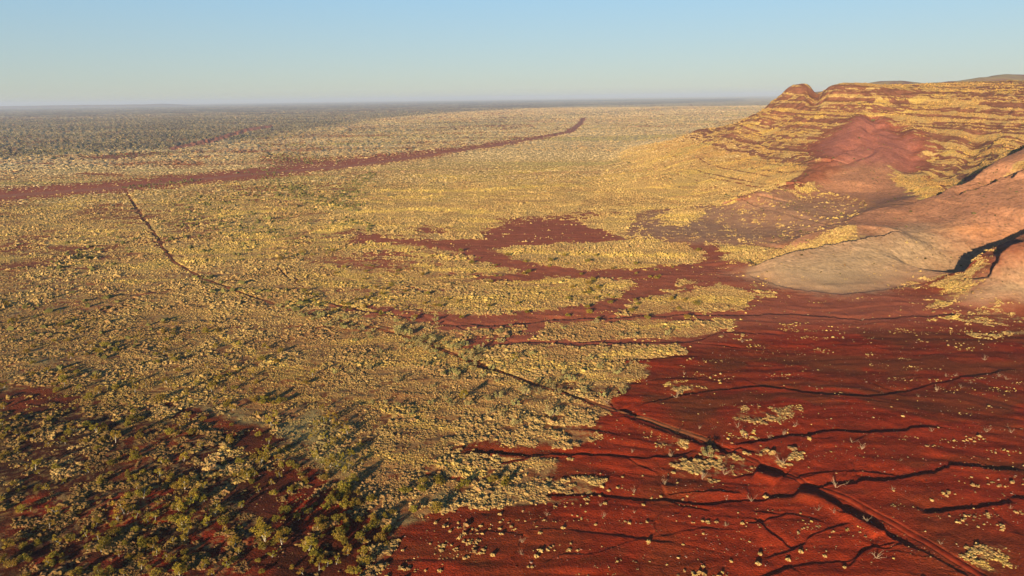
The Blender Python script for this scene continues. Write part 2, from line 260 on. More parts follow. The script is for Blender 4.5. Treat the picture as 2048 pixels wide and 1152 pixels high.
# ------------------------------------------------------------------ what covers the ground, painted in the order given: (kind, value, edge, polygon)
def PG(kind, val, pts, k=1.0): return (kind, val, k, U(pts))
PAINT = [
 # red ground swept clear of spinifex
 PG('cover', .02, [(700,1300),(735,1152),(780,1075),(850,1030),(930,1005),(1010,1008),(1130,988),(1110,930),(1190,875),(1215,822),(1230,790),(1280,755),(1340,720),(1365,690),(1380,670),(1460,660),(1490,625),(1500,590),(1540,590),(1480,548),(1570,572),(1700,586),(1850,570),(1950,600),(2100,600),(2400,640),(2400,1300)]),
 PG('cover', .03, [(650,606),(740,612),(830,626),(960,632),(1100,622),(1190,607),(1240,590),(1270,560),(1350,540),(1480,540),(1520,585),(1400,578),(1300,592),(1250,625),(1450,622),(1620,618),(1620,637),(1400,642),(1250,640),(1100,648),(1000,657),(900,657),(800,640),(700,624)]),
 PG('cover', .03, [(925,678),(1020,672),(1060,648),(1110,636),(1070,675),(1200,680),(1370,670),(1500,655),(1500,692),(1300,692),(1000,694),(930,702)]),
 PG('cover', .03, [(975,430),(1060,433),(1090,425),(1118,408),(1112,416),(1080,434),(1150,425),(1162,400),(1178,402),(1180,420),(1205,432),(1160,440),(1220,460),(1230,475),(1300,480),(1400,482),(1440,495),(1500,530),(1530,572),(1400,560),(1290,572),(1250,558),(1170,557),(1100,552),(1060,564),(1000,563),(940,552),(1050,548),(1010,535),(940,520),(925,505),(860,497),(800,487),(690,488),(715,470),(740,466),(800,478),(880,480),(965,478),(960,460),(1000,445)]),
 PG('cover', .04, [(808,447),(850,446),(905,458),(915,464),(860,468),(820,460)]),
 PG('cover', .04, [(900,895),(960,880),(1050,893),(1200,890),(1200,915),(1050,915),(940,912)]),
 PG('cover', .03, [(1290,690),(1380,670),(1540,640),(1560,700),(1400,730),(1300,760)]),
 PG('cover', .04, [(1210,728),(1290,712),(1370,700),(1360,722),(1290,730)]),
 PG('redm', 1, [(-200,404),(0,378),(250,362),(520,335),(700,318),(850,303),(950,290),(1050,276),(1100,268),(1120,272),(1050,288),(850,318),(700,338),(520,358),(250,385),(0,404),(-200,430)],4),
 PG('redm', .95, [(640,600),(660,470),(800,430),(1000,415),(1250,420),(1500,470),(1560,560),(2060,570),(2060,640),(1500,660),(1300,700),(900,710),(700,640)],5),  # mid-distance soil paler and pinker: haze put into its colour
 # islands of spinifex left on it
 PG('cover', .95, [(985,500),(1060,490),(1180,485),(1310,479),(1370,488),(1415,510),(1380,525),(1280,535),(1180,540),(1100,530),(1040,520)]),
 PG('cover', .95, [(1440,516),(1470,506),(1505,508),(1512,518),(1480,526)]),
 PG('cover', .8, [(1160,440),(1230,432),(1270,445),(1260,460),(1210,462)]),
 PG('cover', .9, [(1225,462),(1260,458),(1300,475),(1250,480)]),
 PG('cover', .9, [(1240,632),(1255,610),(1300,597),(1400,580),(1440,568),(1500,585),(1515,600),(1440,612),(1340,622)]),
 PG('cover', .85, [(1330,585),(1370,560),(1395,565),(1350,580)]),
 PG('cover', .9, [(1060,682),(1090,660),(1160,648),(1280,645),(1400,645),(1455,652),(1440,668),(1330,676),(1180,680)]),
 PG('cover', .9, [(1010,700),(1200,695),(1360,690),(1370,705),(1290,722),(1200,730)]),
 PG('cover', .40, [(1335,770),(1370,765),(1405,778),(1370,787),(1340,783)]),
 PG('cover', .38, [(1455,835),(1500,818),(1600,815),(1605,830),(1560,845),(1470,845)]),
 PG('cover', .36, [(1345,930),(1360,905),(1420,890),(1500,910),(1520,925),(1480,945),(1420,960),(1370,955)]),
 PG('cover', .36, [(1500,905),(1530,895),(1600,905),(1600,915),(1550,925)]),
 PG('cover', .38, [(1305,885),(1340,870),(1395,880),(1350,895)]),
 PG('cover', .42, [(1920,1105),(1950,1090),(2010,1095),(2020,1125),(1990,1135)]),
 PG('cover', .45, [(1865,600),(1900,588),(1920,600),(1890,612),(1860,612)]),
 PG('cover', .5, [(1940,665),(2060,658),(2060,668),(1960,672)]),
 PG('cover', .5, [(1230,960),(1180,990),(1050,1000),(960,985),(1080,960),(1130,950)]),
 PG('cover', .75, [(900,1005),(930,975),(1000,955),(1080,950),(1100,990),(1000,1010)]),
 PG('cover', .8, [(640,1000),(700,960),(800,965),(900,960),(890,1000),(800,1010),(700,1035)]),
 PG('cover', .35, [(1850,640),(2000,600),(2060,640),(2000,650)]),
 # thin cover; lower left part burnt, part shadow painted into the ground colour
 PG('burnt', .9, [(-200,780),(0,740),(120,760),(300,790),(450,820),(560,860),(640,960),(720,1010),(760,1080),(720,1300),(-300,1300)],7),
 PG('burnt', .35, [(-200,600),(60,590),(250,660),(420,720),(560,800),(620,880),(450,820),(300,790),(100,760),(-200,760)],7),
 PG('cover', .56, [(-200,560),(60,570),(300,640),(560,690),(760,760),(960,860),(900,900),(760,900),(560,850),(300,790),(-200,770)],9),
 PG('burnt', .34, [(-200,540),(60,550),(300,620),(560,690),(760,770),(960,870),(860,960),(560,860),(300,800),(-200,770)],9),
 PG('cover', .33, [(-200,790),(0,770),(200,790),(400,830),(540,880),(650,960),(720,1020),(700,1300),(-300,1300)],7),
 PG('cover', .1, [(330,800),(400,815),(520,845),(560,880),(520,920),(480,900),(430,840),(350,830)]),
 PG('cover', .1, [(500,1152),(520,1040),(470,990),(500,940),(560,920),(640,960),(720,1000),(760,1050),(720,1170),(600,1200)],1.5),
 PG('cover', .1, [(0,790),(60,770),(150,790),(170,810),(60,820),(0,825)]),
 PG('pale', 1, [(540,862),(590,835),(635,812),(660,850),(695,885),(722,925),(700,962),(655,945),(615,915),(585,880)]),
 PG('pale', 1, [(375,803),(430,808),(462,818),(450,828),(410,812)]),
 PG('pale', 1, [(450,826),(490,818),(500,832),(530,845),(490,843)]),
 PG('pale', .8, [(60,712),(110,705),(125,722),(80,735),(60,728)]),
 PG('pale', .8, [(160,730),(200,735),(215,752),(240,778),(200,762),(165,745)]),
 PG('pale', .8, [(780,1040),(830,1020),(850,1035),(810,1048)]),
 PG('pale', .8, [(850,990),(880,975),(895,1000),(870,1005)]),
 PG('pale', .8, [(10,745),(30,742),(28,775),(12,770)]),
 # far woodland, red corridor of the road
 PG('wood', 1.0, [(-600,335),(0,318),(200,306),(350,298),(480,282),(620,262),(760,238),(900,226),(1100,214),(1490,203),(1490,197),(800,202),(-600,216)],3),
 PG('wood', .45, [(150,322),(250,312),(420,285),(620,262),(1150,226),(1480,207),(1440,212),(1150,234),(900,262),(700,268),(520,283),(350,310)],3),
 PG('cover', .12, [(150,320),(220,309),(330,306),(330,311),(240,318)],2),
 PG('cover', .16, [(-200,404),(0,378),(250,362),(520,335),(700,318),(850,303),(950,290),(1050,276),(1100,268),(1120,272),(1050,288),(850,318),(700,338),(520,358),(250,385),(0,404),(-200,430)],3),
 PG('cover', .2, [(540,310),(640,318),(700,330),(620,335),(540,325)],3),
 PG('cover', .97, [(700,425),(735,350),(900,318),(1050,296),(1230,262),(1330,300),(1350,350),(1280,400),(1190,405),(1150,428),(1080,428),(1000,432),(920,455),(800,448),(730,450)],6),
 # range: red scree, mauve foot slopes, pale mounds
 PG('mauve', 1, [(1255,478),(1265,430),(1330,418),(1400,412),(1480,408),(1560,388),(1600,390),(1720,300),(1820,340),(1880,372),(1900,392),(1800,415),(1700,445),(1560,490),(1440,490),(1350,486)],2),
 PG('cover', .08, [(1255,478),(1265,430),(1330,418),(1400,412),(1480,408),(1560,388),(1600,398),(1720,320),(1800,350),(1880,380),(1890,395),(1800,415),(1700,445),(1560,490),(1440,490),(1350,486)],2),
 PG('pale2', .35, [(1255,478),(1265,430),(1330,418),(1400,412),(1480,408),(1560,400),(1640,400),(1740,405),(1700,430),(1560,485),(1440,488),(1350,484)],6),
 PG('cover', 0, [(1752,225),(1700,245),(1620,290),(1628,320),(1660,330),(1600,375),(1700,378),(1790,352),(1832,350),(1862,310),(1850,282),(1800,262),(1775,235)],2),
 PG('scree', 1, [(1752,225),(1700,245),(1620,290),(1628,320),(1660,330),(1640,345),(1720,335),(1790,340),(1832,352),(1862,310),(1850,282),(1800,262),(1775,235)],2),
 PG('cover', .95, [(1782,340),(1830,352),(1870,365),(1930,378),(1910,392),(1860,395),(1820,372),(1790,365)],1.5),
 PG('cover', .8, [(1310,435),(1360,415),(1400,420),(1390,440),(1340,450)],1.5),
 PG('mauve', 1, [(1560,489),(1650,455),(1745,418),(1850,395),(1900,380),(2000,320),(2060,290),(2300,230),(2300,480),(2060,450),(1960,520),(1860,560),(1700,590),(1600,582),(1480,548),(1500,530)],1),
 PG('cover', .04, [(1560,489),(1650,455),(1745,418),(1850,395),(1900,380),(2000,320),(2060,290),(2300,230),(2300,480),(2060,450),(1960,520),(1860,560),(1700,590),(1600,582),(1480,548),(1500,530)],1),
 PG('cover', .85, [(1545,500),(1600,478),(1650,458),(1680,450),(1720,462),(1720,475),(1640,490),(1560,512),(1520,520)],1),
 PG('pale2', 1, [(1485,545),(1530,524),(1640,498),(1740,478),(1830,452),(1880,460),(1930,500),(1900,530),(1840,548),(1780,570),(1700,586),(1600,580),(1520,565)],5),
 PG('cover', .9, [(1900,392),(1960,375),(2010,345),(2060,310),(2060,330),(2010,362),(1950,385)],1),
 PG('pale2', 1, [(1930,590),(1960,560),(2000,545),(2060,530),(2300,500),(2300,600),(2060,604),(1970,610)],4),
 PG('cover', .03, [(1920,590),(1960,540),(2060,510),(2300,480),(2300,610),(2060,606),(1960,612)],2),
 PG('orange', 1, [(1660,392),(1720,396),(1800,410),(1790,414),(1700,404),(1665,398)],1),
 PG('orange', .7, [(1870,455),(1950,448),(2060,440),(2060,446),(1950,456),(1880,460)],1),
]
# bare streaks and bright grass lines
SOIL = np.array((.36, .038, .010)); SOIL2 = np.array((.28, .045, .012)); REDM = np.array((.47, .125, .058))
GOLD = np.array((.60, .385, .130)); GOLD2 = np.array((.66, .43, .115)); DRY = np.array((.48, .28, .100)); GREEN = np.array((.24, .20, .055))
PALE = np.array((.40, .29, .105)); MAUVE = np.array((.50, .235, .120)); PALE2 = np.array((.48, .31, .165)); SCREE = np.array((.40, .145, .095))
ORANGE = np.array((.62, .26, .10)); BURNT_SHADE = np.array((.055, .020, .010)); WOOD = np.array((.20, .145, .080)); ROCK = np.array((.27, .105, .055))
def mix(a, b, t): return a + (b - a) * t[:, None]
def fields(x, y, want='all'):
    """height, cover and colour at world points (1-D arrays)"""
    r = np.hypot(x, y); N = len(x)
    z = base_z(x, y); hz = z.copy(); hill = ss(5, 25, z)
    # ravines down the flanks
    c = 0.77 * x - 0.64 * y; a = 0.64 * x + 0.77 * y
    wv = fbm(x / 120, y / 120, 3, 5) * 60
    rv = np.abs(fbma((c + wv) / 62, a / 2600, 3, 11) - .5) * 2
    rv2 = np.abs(fbma((c + wv * 1.3) / 21, a / 1300, 2, 17) - .5) * 2
    scr = ss(150, 60, np.hypot(x - 455, y - 760)); slope_m = ss(12, 40, z) * ss(117, 96, z) * (.12 + .88 * ss(600, 680, y))
    z = z + slope_m * ((rv - .35) * 7 * (1 - .6 * scr) + (rv2 - .35) * 2.5)
    z = z + ss(3, 12, hz) * ss(119, 100, z) * (rv2 - .35) * 1.3 * (.15 + .85 * ss(600, 680, y))
    tal = np.zeros(N)
    for kind, val, k_, Q_ in PAINT:
        if kind in ('scree', 'mauve') and val == 1: tal = np.maximum(tal, np.minimum(1, 1.8 * dpoly(x, y, Q_, 34.0)))
    tal = np.maximum(tal, ss(150, 95, np.hypot(x - 445, y - 770)) * ss(84, 70, hz))
    # beds of rock: benches and low cliffs
    s = z + 0.055 * (x - 500) + 3 * (fbm(x / 90, y / 90, 2, 23) - .5)
    bed = vn(s / 5.2, s * 0 + .5, 31); bed2 = vn(s / 2.2, s * 0 + 7.5, 37)
    brk = .35 + .65 * fbm(x / 35, y / 35, 2, 29)
    ter = hill * ss(10, 30, hz) * ss(590, 660, y) * (1 - .93 * tal)
    z = z + ter * brk * ((bed - .5) * 3.4 + (bed2 - .5) * 1.5)
    z = z + hill * (fbm(x / 14, y / 14, 3, 41) - .5) * 2.4 * ss(10, 50, hz) * (.08 + .92 * ss(600, 680, y)) * (1 - .75 * tal)
    z = z - 9.5 * np.exp(-(((x - NX[0]) - (y - NX[1]) * NX[0] / NX[1]) / 11) ** 2) * ss(930, 1000, y) * ss(1250, 1150, y)
    z = z + 3.0 * ss(30, 16, np.hypot(x - KX[0], y - KX[1]))
    for L, wd, hgt in RL:
        m, d, t = dline(x, y, L, wd * 2.6)
        if len(m): z[m] += hgt * np.exp(-(d / wd) ** 2 * 1.2) * ss(0, .12, t) * ss(1, .88, t)
    gul = np.zeros(N)
    jw = .5 + 1.0 * fbm(x / 8, y / 8, 2, 47)
    for L, wd, dep in GL:
        if 9 <= wd <= 12 and dep in (6, 7):      # ravines running down the face: even on both sides
            m, d, t = dline(x, y, L, wd * 2.2)
            if len(m): z[m] -= dep * .8 * np.exp(-(d / wd) ** 2 * 1.3) * ss(0, .15, t) * ss(1, .85, t)
            continue
        m, d, t = dline(x, y, L, wd * 7 + 1, True)
        if not len(m): continue
        d = d + (vn(x[m] / 1.3, y[m] / 1.3, 48) - .5) * min(wd, 2) * .45 + (vn(x[m] / 5, y[m] / 5, 49) - .5) * min(wd, 2) * .7
        dep = dep * (.50 if wd < 3 else 1); j = jw[m] if wd < 3 else 1 + (jw[m] - 1) * .15; w_ = wd * j; e = ss(0, .10, t) * ss(1, .90, t)
        bank = dep * .30 * np.clip(1 + d / (wd * 6.5), 0, 1) ** 1.6 * ss(.25, -.1, d)     # washed up on the near side
        cut = ss(-.15, .25, d) * ss(w_ * 4.0, w_ * .8, d)                                  # a bank that drops, then a slow rise
        z[m] += (bank - dep * .50 * cut) * e
        gul[m] = np.maximum(gul[m], ss(1.6, .7, np.abs(d) / w_) * e)
    # plain: very low swells, flow rills and a rough skin
    flat = 1 - ss(2, 14, hz)
    sw = fbm(x / 160, y / 90, 3, 53) - .5
    z = z + flat * sw * 2.2 * ss(900, 300, np.abs(r - 300))
    rill = np.abs(fbma(x / 34 + fbm(x / 40, y / 40, 2, 3) * 1.5, y / 7.5 + x / 60 + fbm(x / 50, y / 50, 2, 8) * 4, 3, 59) - .5) * 2
    near = ss(900, 350, r)
    z = z + near * (rill - .3) * .50 + near * (fbm(x / 2.3, y / 2.3, 2, 61) - .5) * .16 + near * (fbm(x / 8, y / 8, 2, 62) - .5) * .35
    # ---------------- cover
    amp = np.clip(r * .018, 3, 40)
    wx = x + (fbm(x / 9, y / 9, 3, 67) - .5) * amp * 1.6 + (vn(x / 1.7, y / 1.7, 68) - .5) * 1.2
    wy = y + (fbm(x / 9, y / 9, 3, 71) - .5) * amp * 1.6 + (vn(x / 1.7, y / 1.7, 72) - .5) * 1.2
    K = {k: np.zeros(N) for k in ('burnt', 'pale', 'wood', 'mauve', 'pale2', 'scree', 'orange', 'redm', 'gold')}
    big = fbm(x / 70, y / 70, 3, 73); strp = fbma(x / 60 + big, y / 9 + x / 110 + big * 3, 3, 79)
    cover = np.clip(.74 + (big - .5) * .75 + (strp - .5) * .7, 0, 1)
    # the left plain has a redder, thinner, streakier cover
    left = ss(60, -120, x - .05 * y); cover = cover - left * .18 * ss(.35, .6, fbm(x / 45, y / 60, 3, 83)) - left * .05
    # range: benches grassed, risers bare
    strn = fbma(x / 17 + y / 40 + fbm(x / 12, y / 12, 2, 88) * 1.5, s / 1.9 + fbm(x / 25, y / 25, 2, 87) * 2.5, 3, 89); strb = vn(s / 5.2 + .35, s * 0 + .5, 31)
    wrm = 1 - np.abs(fbm(x / 16 + y / 30, s / 3.4, 3, 91) - .5) * 7
    rock = np.maximum(ss(.53, .62, .65 * strn + .35 * strb), .8 * np.clip(wrm, 0, 1) * ss(.40, .60, fbm(x / 80, s / 12, 2, 93)))
    red = ss(.56, .66, fbma(x / 90, s / 6.5 + 3, 2, 97)) * ss(35, 70, s)
    hc = .96 - rock * .85 * ss(10, 40, hz) - red * .42
    hc = np.where((np.abs(s - 88) < 3.2) & (fbm(x / 30, y / 30, 2, 94) > .36), hc * .2, hc)
    hc = hc - (1 - ss(14, 45, hz)) * .55 * ss(.55, .68, fbma(x / 60 + y / 100, s / 1.2, 3, 101))
    cover = np.where(hz > 3, cover * (1 - ss(3, 10, hz)) + hc * ss(3, 10, hz), cover)
    for kind, val, k, Q in PAINT:
        soft = np.clip(r * .012, 2.2, 60) * k
        wk = 1 if r.mean() < 1e9 else 1
        m = dpoly(wx, wy, Q, soft)
        if kind == 'cover': cover = cover * (1 - m) + val * m
        else: K[kind] = np.maximum(K[kind], m * val)
    for L, wd in GLL:
        m, d, t = dline(wx, wy, L, wd * 2)
        if len(m): K['gold'][m] = np.maximum(K['gold'][m], ss(1.6, .5, d / wd / (.5 + vn(t * 40, t * 0, 3))) * ss(0, .1, t) * ss(1, .9, t))
    cover = np.maximum(cover, K['gold'] * .95)
    cover = cover * (1 - gul * .85)
    # beyond the modelled hummocks the cover itself is rough: tufts and bushes as relief
    spc = np.clip(1.35 + (r - 1250) * .05, 1.35, 12)
    tuft = _h(np.floor(x / spc * 1.3), np.floor(y / spc * 1.3), 211) 
    z = z + tuft * np.minimum(spc * .75, 3.2) * ss(.1, .5, cover) * ss(560, 1000, r) * (1 - .5 * ss(8, 30, hz))
    # ---------------- tracks
    lab = np.zeros(N, np.int8); rut = np.zeros(N)
    m, d, t = dline(x, y, TRACK, 6)
    if len(m):
        wd = 1.25 + .3 * (jw[m] - 1)
        near_t = t > 0
        q = np.where(d < wd)[0]; lab[m[q]] = 2; cover[m[q]] *= .12
        rut[m] = ss(.55, .15, np.abs(d - 1.0)); z[m] -= rut[m] * .14
        e = np.where((d >= wd) & (d < 3.4))[0]; cover[m[e]] = np.minimum(1, cover[m[e]] * 1.15)
    pr = dpoly(wx * .15 + x * .85, wy * .15 + y * .85, ROAD, np.clip(r * .0025, .8, 6)); lab[pr > .5] = 1; cover *= 1 - pr * .97
    pr2 = dpoly(x, y, ROAD2, np.clip(r * .0025, .8, 6)); lab[pr2 > .5] = 3; cover *= 1 - pr2 * .97
    if want == 'z': return z, cover, K, lab, hz
    # ---------------- surface colour, with some haze, sun and shade put in
    f1 = fbm(x / 1.1, y / 1.1, 2, 103); f2 = fbm(x / 4.5, y / 4.5, 3, 107); f3 = fbm(x / 22, y / 22, 3, 109)
    soil = mix(SOIL[None, :].repeat(N, 0), SOIL2, ss(.35, .7, f3)); soil = soil * (.58 + .36 * f2 + .46 * f1)[:, None] 
    soil = mix(soil, np.array((.20, .050, .014)), .75 * ss(.5, .68, fbma(x / 75 + f3 * 2, y / 16 + x / 120 + f3 * 2, 3, 119)) * near)
    st = ss(.5, .75, fbma(x / 30 + f3, y / 3.2 + x / 50 + f3 * 3, 3, 113)); soil = soil * (1 - .35 * st * near)[:, None]
    lf = left * ss(250, 420, r) * .65; soil = mix(soil, np.array((.40, .15, .065)) * (.7 + .5 * f2)[:, None], lf)
    soil = mix(soil, np.array((.40, .185, .062)) * (.65 + .7 * f1)[:, None], ss(.35, .60, cover) * .75 * (1 - K['burnt']) * ss(12, 4, hz))
    soil = mix(soil, REDM * (.78 + .40 * f2)[:, None], K['redm'])
    soil = mix(soil, MAUVE * (.62 + .5 * f2 + .28 * fbma(x / 20 + f3, (y + hz * 4) / 2.2 + x / 40 + f3 * 3, 3, 173))[:, None], K['mauve'] * .88)
    bst = fbma(x / 16 + f3, (y + hz * 4) / 1.8 + x / 30 + f3 * 4, 3, 163)
    soil = mix(soil, PALE2 * (.62 + .30 * f2 + .45 * bst + .12 * f1)[:, None], K['pale2'] * ss(.15, .5, .5 * K['pale2'] + .5 * f2))
    soil = mix(soil, np.array((.16, .10, .05)), ss(.78, .86, vn(x / .9, y / 1.4, 167)) * ss(3, 10, hz) * .6)
    soil = mix(soil, SCREE * (.7 + .6 * f2)[:, None], K['scree'] * .9)
    soil = mix(soil, ROCK * (.55 + .9 * f2)[:, None], ss(4, 16, hz) * (1 - K['scree']) * (1 - K['mauve']) * (1 - K['pale2']))
    soil = mix(soil, ORANGE[None, :].repeat(N, 0), K['orange'] * ss(.3, .6, f2 + .1))
    soil = mix(soil, BURNT_SHADE[None, :].repeat(N, 0), K['burnt'] * ss(.28, .50, .6 * f3 + .4 * f2) * .92)  # burnt soil, also carrying painted shade of the lower left
    litter = ss(.45, .7, f1 * .5 + f2 * .5) * ss(1.0, .2, cover) * ss(.1, .3, cover); soil = mix(soil, DRY * .55, litter * .4)
    gr = mix(DRY[None, :].repeat(N, 0), GOLD, ss(.3, .62, .5 * f2 + .5 * f3)); gr = mix(gr, GOLD2, ss(.56, .66, .65 * strp + .35 * big))
    pln = ss(900, 1500, r) * ss(20, 5, hz); gr = mix(gr, np.array((.70, .53, .27)), pln * .8)  # far grass lightened past its own colour, standing for sun-catching tufts
    gr = mix(gr, np.array((.74, .50, .12)), K['gold'] * .9)
    grn = (1 - .7 * pln) * ss(.55, .7, fbm(x / 40 + 90, y / 55, 3, 127)) * left; gr = mix(gr, GREEN, grn * .35)
    gr = gr * (.8 + .4 * f1)[:, None]
    # between hummocks the soil shows
    gap = ss(.38, .55, f1 * ss(700, 300, r) + (1 - ss(700, 300, r)) * (.25 * f1 + .5 * f2 + .25 * f3) + (cover - .55) * .75)
    under = ss(500, 250, r) * ss(30, 8, hz)      # where real hummocks stand, the ground between them is mostly soil and litter
    cv = gap * ss(.08, .45, cover) * (1 - .65 * under)
    col = mix(soil, gr, np.clip(cv, 0, 1))
    col = mix(col, PALE * (.75 + .45 * f2)[:, None], K['pale'] * .9 * ss(.30, .55, .6 * f1 + .4 * f2 + .08))
    wd_ = K['wood'] * (.55 + .45 * ss(.35, .6, fbma(x / 300, y / 160, 3, 131))); 
    band = ss(.56, .68, fbma(x / 2600, y / 330 + x / 2500, 3, 137)); wd_ = wd_ * (1 - .5 * band)
    col = mix(col, WOOD * (.6 + .8 * fbm(x / 45, y / 45, 2, 139))[:, None], wd_ * .93)
    crm = ss(600, 1500, x + .1 * y - 300) * ss(1500, 2600, y) * ss(.45, .6, fbma(x / 500, y / 120, 3, 149))
    col = mix(col, np.array((.52, .40, .24)), crm * .55 * (1 - K['wood']))
    tr = lab == 2; col[tr] = (SOIL * .80 * (.75 + .5 * f2[tr, None]) + rut[tr, None] * np.array((.04, .02, .01)))
    far_tr = tr & (x < 60); col[far_tr] = mix(col[far_tr], DRY * .8, np.full(far_tr.sum(), .35))
    tr = (lab == 1) | (lab == 3); col[tr] = np.array((.44, .155, .080)) * (.75 + .5 * f2[tr, None])
    return z, cover, K, lab, hz, np.clip(col, 0.003, .8)
# ------------------------------------------------------------------ materials
def mat(name, attr=True, col=(.5, .5, .5), rough=.95, bump=None, spec=.08, trans=0, varobj=0):
    m = bpy.data.materials.new(name); m.use_nodes = True; t = m.node_tree; b = t.nodes['Principled BSDF']
    b.inputs['Roughness'].default_value = rough; b.inputs['Specular IOR Level'].default_value = spec
    geo = t.nodes.new('ShaderNodeNewGeometry'); out = t.nodes['Material Output']
    if attr:
        a = t.nodes.new('ShaderNodeAttribute'); a.attribute_name = 'tone'; src = a.outputs['Color']
    else:
        g = t.nodes.new('ShaderNodeRGB'); g.outputs[0].default_value = (*col, 1); src = g.outputs[0]
    nz = t.nodes.new('ShaderNodeTexNoise'); nz.inputs['Scale'].default_value = bump[2] if bump else 3.0; nz.inputs['Detail'].default_value = 6
    t.links.new(geo.outputs['Position'], nz.inputs['Vector'])
    mr = t.nodes.new('ShaderNodeMapRange'); mr.inputs[1].default_value = .3; mr.inputs[2].default_value = .7; mr.inputs[3].default_value = .78; mr.inputs[4].default_value = 1.22
    t.links.new(nz.outputs['Fac'], mr.inputs[0])
    mx = t.nodes.new('ShaderNodeVectorMath'); mx.operation = 'SCALE'; t.links.new(src, mx.inputs[0]); t.links.new(mr.outputs[0], mx.inputs['Scale'])
    fin = mx.outputs[0]
    if varobj:
        oi = t.nodes.new('ShaderNodeObjectInfo'); hs = t.nodes.new('ShaderNodeHueSaturation')
        m2 = t.nodes.new('ShaderNodeMapRange'); m2.inputs[3].default_value = 1 - varobj; m2.inputs[4].default_value = 1 + varobj
        t.links.new(oi.outputs['Random'], m2.inputs[0]); t.links.new(m2.outputs[0], hs.inputs['Value'])
        m3 = t.nodes.new('ShaderNodeMapRange'); m3.inputs[3].default_value = .485; m3.inputs[4].default_value = .52
        wn = t.nodes.new('ShaderNodeTexWhiteNoise'); wn.noise_dimensions = '1D'; t.links.new(oi.outputs['Random'], wn.inputs['W'])
        t.links.new(wn.outputs['Value'], m3.inputs[0]); t.links.new(m3.outputs[0], hs.inputs['Hue'])
        t.links.new(fin, hs.inputs['Color']); fin = hs.outputs[0]
    t.links.new(fin, b.inputs['Base Color'])
    if bump:
        bp = t.nodes.new('ShaderNodeBump'); bp.inputs['Strength'].default_value = bump[0]; bp.inputs['Distance'].default_value = bump[1]
        t.links.new(nz.outputs['Fac'], bp.inputs['Height']); t.links.new(bp.outputs[0], b.inputs['Normal'])
    if trans:
        tl = t.nodes.new('ShaderNodeBsdfTranslucent'); t.links.new(fin, tl.inputs['Color'])
        ms = t.nodes.new('ShaderNodeMixShader'); ms.inputs[0].default_value = trans
        t.links.new(b.outputs[0], ms.inputs[1]); t.links.new(tl.outputs[0], ms.inputs[2]); t.links.new(ms.outputs[0], out.inputs['Surface'])
    return m
M_ground = mat('red_earth', bump=(1.0, .22, 2.2)); M_hill = mat('bedded_rock', bump=(.8, .6, .5)); M_road = mat('graded_dirt', bump=(.3, .1, 1.0))
M_grass = mat('spinifex', trans=.15); M_leaf = mat('gum_leaves', trans=.12, varobj=.28); M_leaf0 = mat('far_leaves', trans=.2)
M_bark = mat('white_bark', attr=False, col=(.50, .44, .34), bump=(.3, .02, 8)); M_dead = mat('bleached_wood', attr=False, col=(.38, .25, .15)); M_char = mat('charred_wood', attr=False, col=(.035, .018, .012))
def link(name, V, Fc, m, col=None, smooth=False, parent=None):
    me = bpy.data.meshes.new(name); V = np.ascontiguousarray(V, np.float32); k = Fc.shape[1]
    me.vertices.add(len(V)); me.vertices.foreach_set('co', V.ravel())
    me.loops.add(Fc.size); me.loops.foreach_set('vertex_index', np.ascontiguousarray(Fc, np.int32).ravel())
    me.polygons.add(len(Fc)); me.polygons.foreach_set('loop_start', np.arange(0, Fc.size, k, dtype=np.int32))
    me.polygons.foreach_set('loop_total', np.full(len(Fc), k, np.int32))
    me.polygons.foreach_set('use_smooth', np.full(len(Fc), smooth, bool))
    me.update(calc_edges=True)
    if col is not None:
        at = me.attributes.new('tone', 'FLOAT_COLOR', 'POINT'); c4 = np.ones((len(V), 4), np.float32); c4[:, :3] = col; at.data.foreach_set('color', c4.ravel())
    me.materials.append(m); o = bpy.data.objects.new(name, me); C.collection.objects.link(o)
    if parent: o.parent = parent
    return o
# ------------------------------------------------------------------ the ground: one height field, finest where the eye is close
Q = 1.0
az = np.concatenate([np.linspace(-60, -38, int(60 * Q)), np.linspace(-37.9, 38.5, int(1420 * Q)), np.linspace(38.7, 62, int(60 * Q))])
rs = [12.0]
while rs[-1] < 60000:
    r_ = rs[-1]
    st = (r_ * r_ + H * H) / (H * 700) * .62 if r_ > 70 else 4
    if 330 < r_ < 1250: st = min(st, 1.35)
    elif r_ >= 1250: st = min(st, 1.35 + (r_ - 1250) * .05)
    rs.append(r_ + st / Q)
rs = np.array(rs); na, nr = len(az), len(rs)
print('grid', na, nr, na * nr)
RR, AA = np.meshgrid(rs, np.radians(az), indexing='ij')
X = (RR * np.sin(AA)).ravel(); Y = (RR * np.cos(AA)).ravel()
Z = np.empty_like(X); COL = np.empty((len(X), 3)); LAB = np.empty(len(X), np.int8); HZ = np.empty_like(X)
CH = 400000
for i in range(0, len(X), CH):
    s_ = slice(i, i + CH); z_, cv_, K_, lb_, hz_, cl_ = fields(X[s_], Y[s_]); Z[s_] = z_; COL[s_] = cl_; LAB[s_] = lb_; HZ[s_] = hz_
idx = np.arange(na * nr).reshape(nr, na)
FQ = np.stack([idx[:-1, :-1], idx[:-1, 1:], idx[1:, 1:], idx[1:, :-1]], -1).reshape(-1, 4)[:, ::-1]
fl = np.max(LAB[FQ], 1); fh = HZ[FQ].mean(1)
cls = np.where(fl > 0, fl, np.where(fh > 3.0, 4, 0))
VV = np.stack([X, Y, Z], 1)
def sub(name, c, m):
    f = FQ[cls == c]
    u, inv = np.unique(f, return_inverse=True)
    o = link(name, VV[u], inv.reshape(-1, 4), m, COL[u], True); o['kind'] = 'structure'; return o
sub('ground', 0, M_ground); sub('dirt_road', 1, M_road); sub('dirt_track', 2, M_road); sub('far_dirt_road', 3, M_road); sub('hill', 4, M_hill)
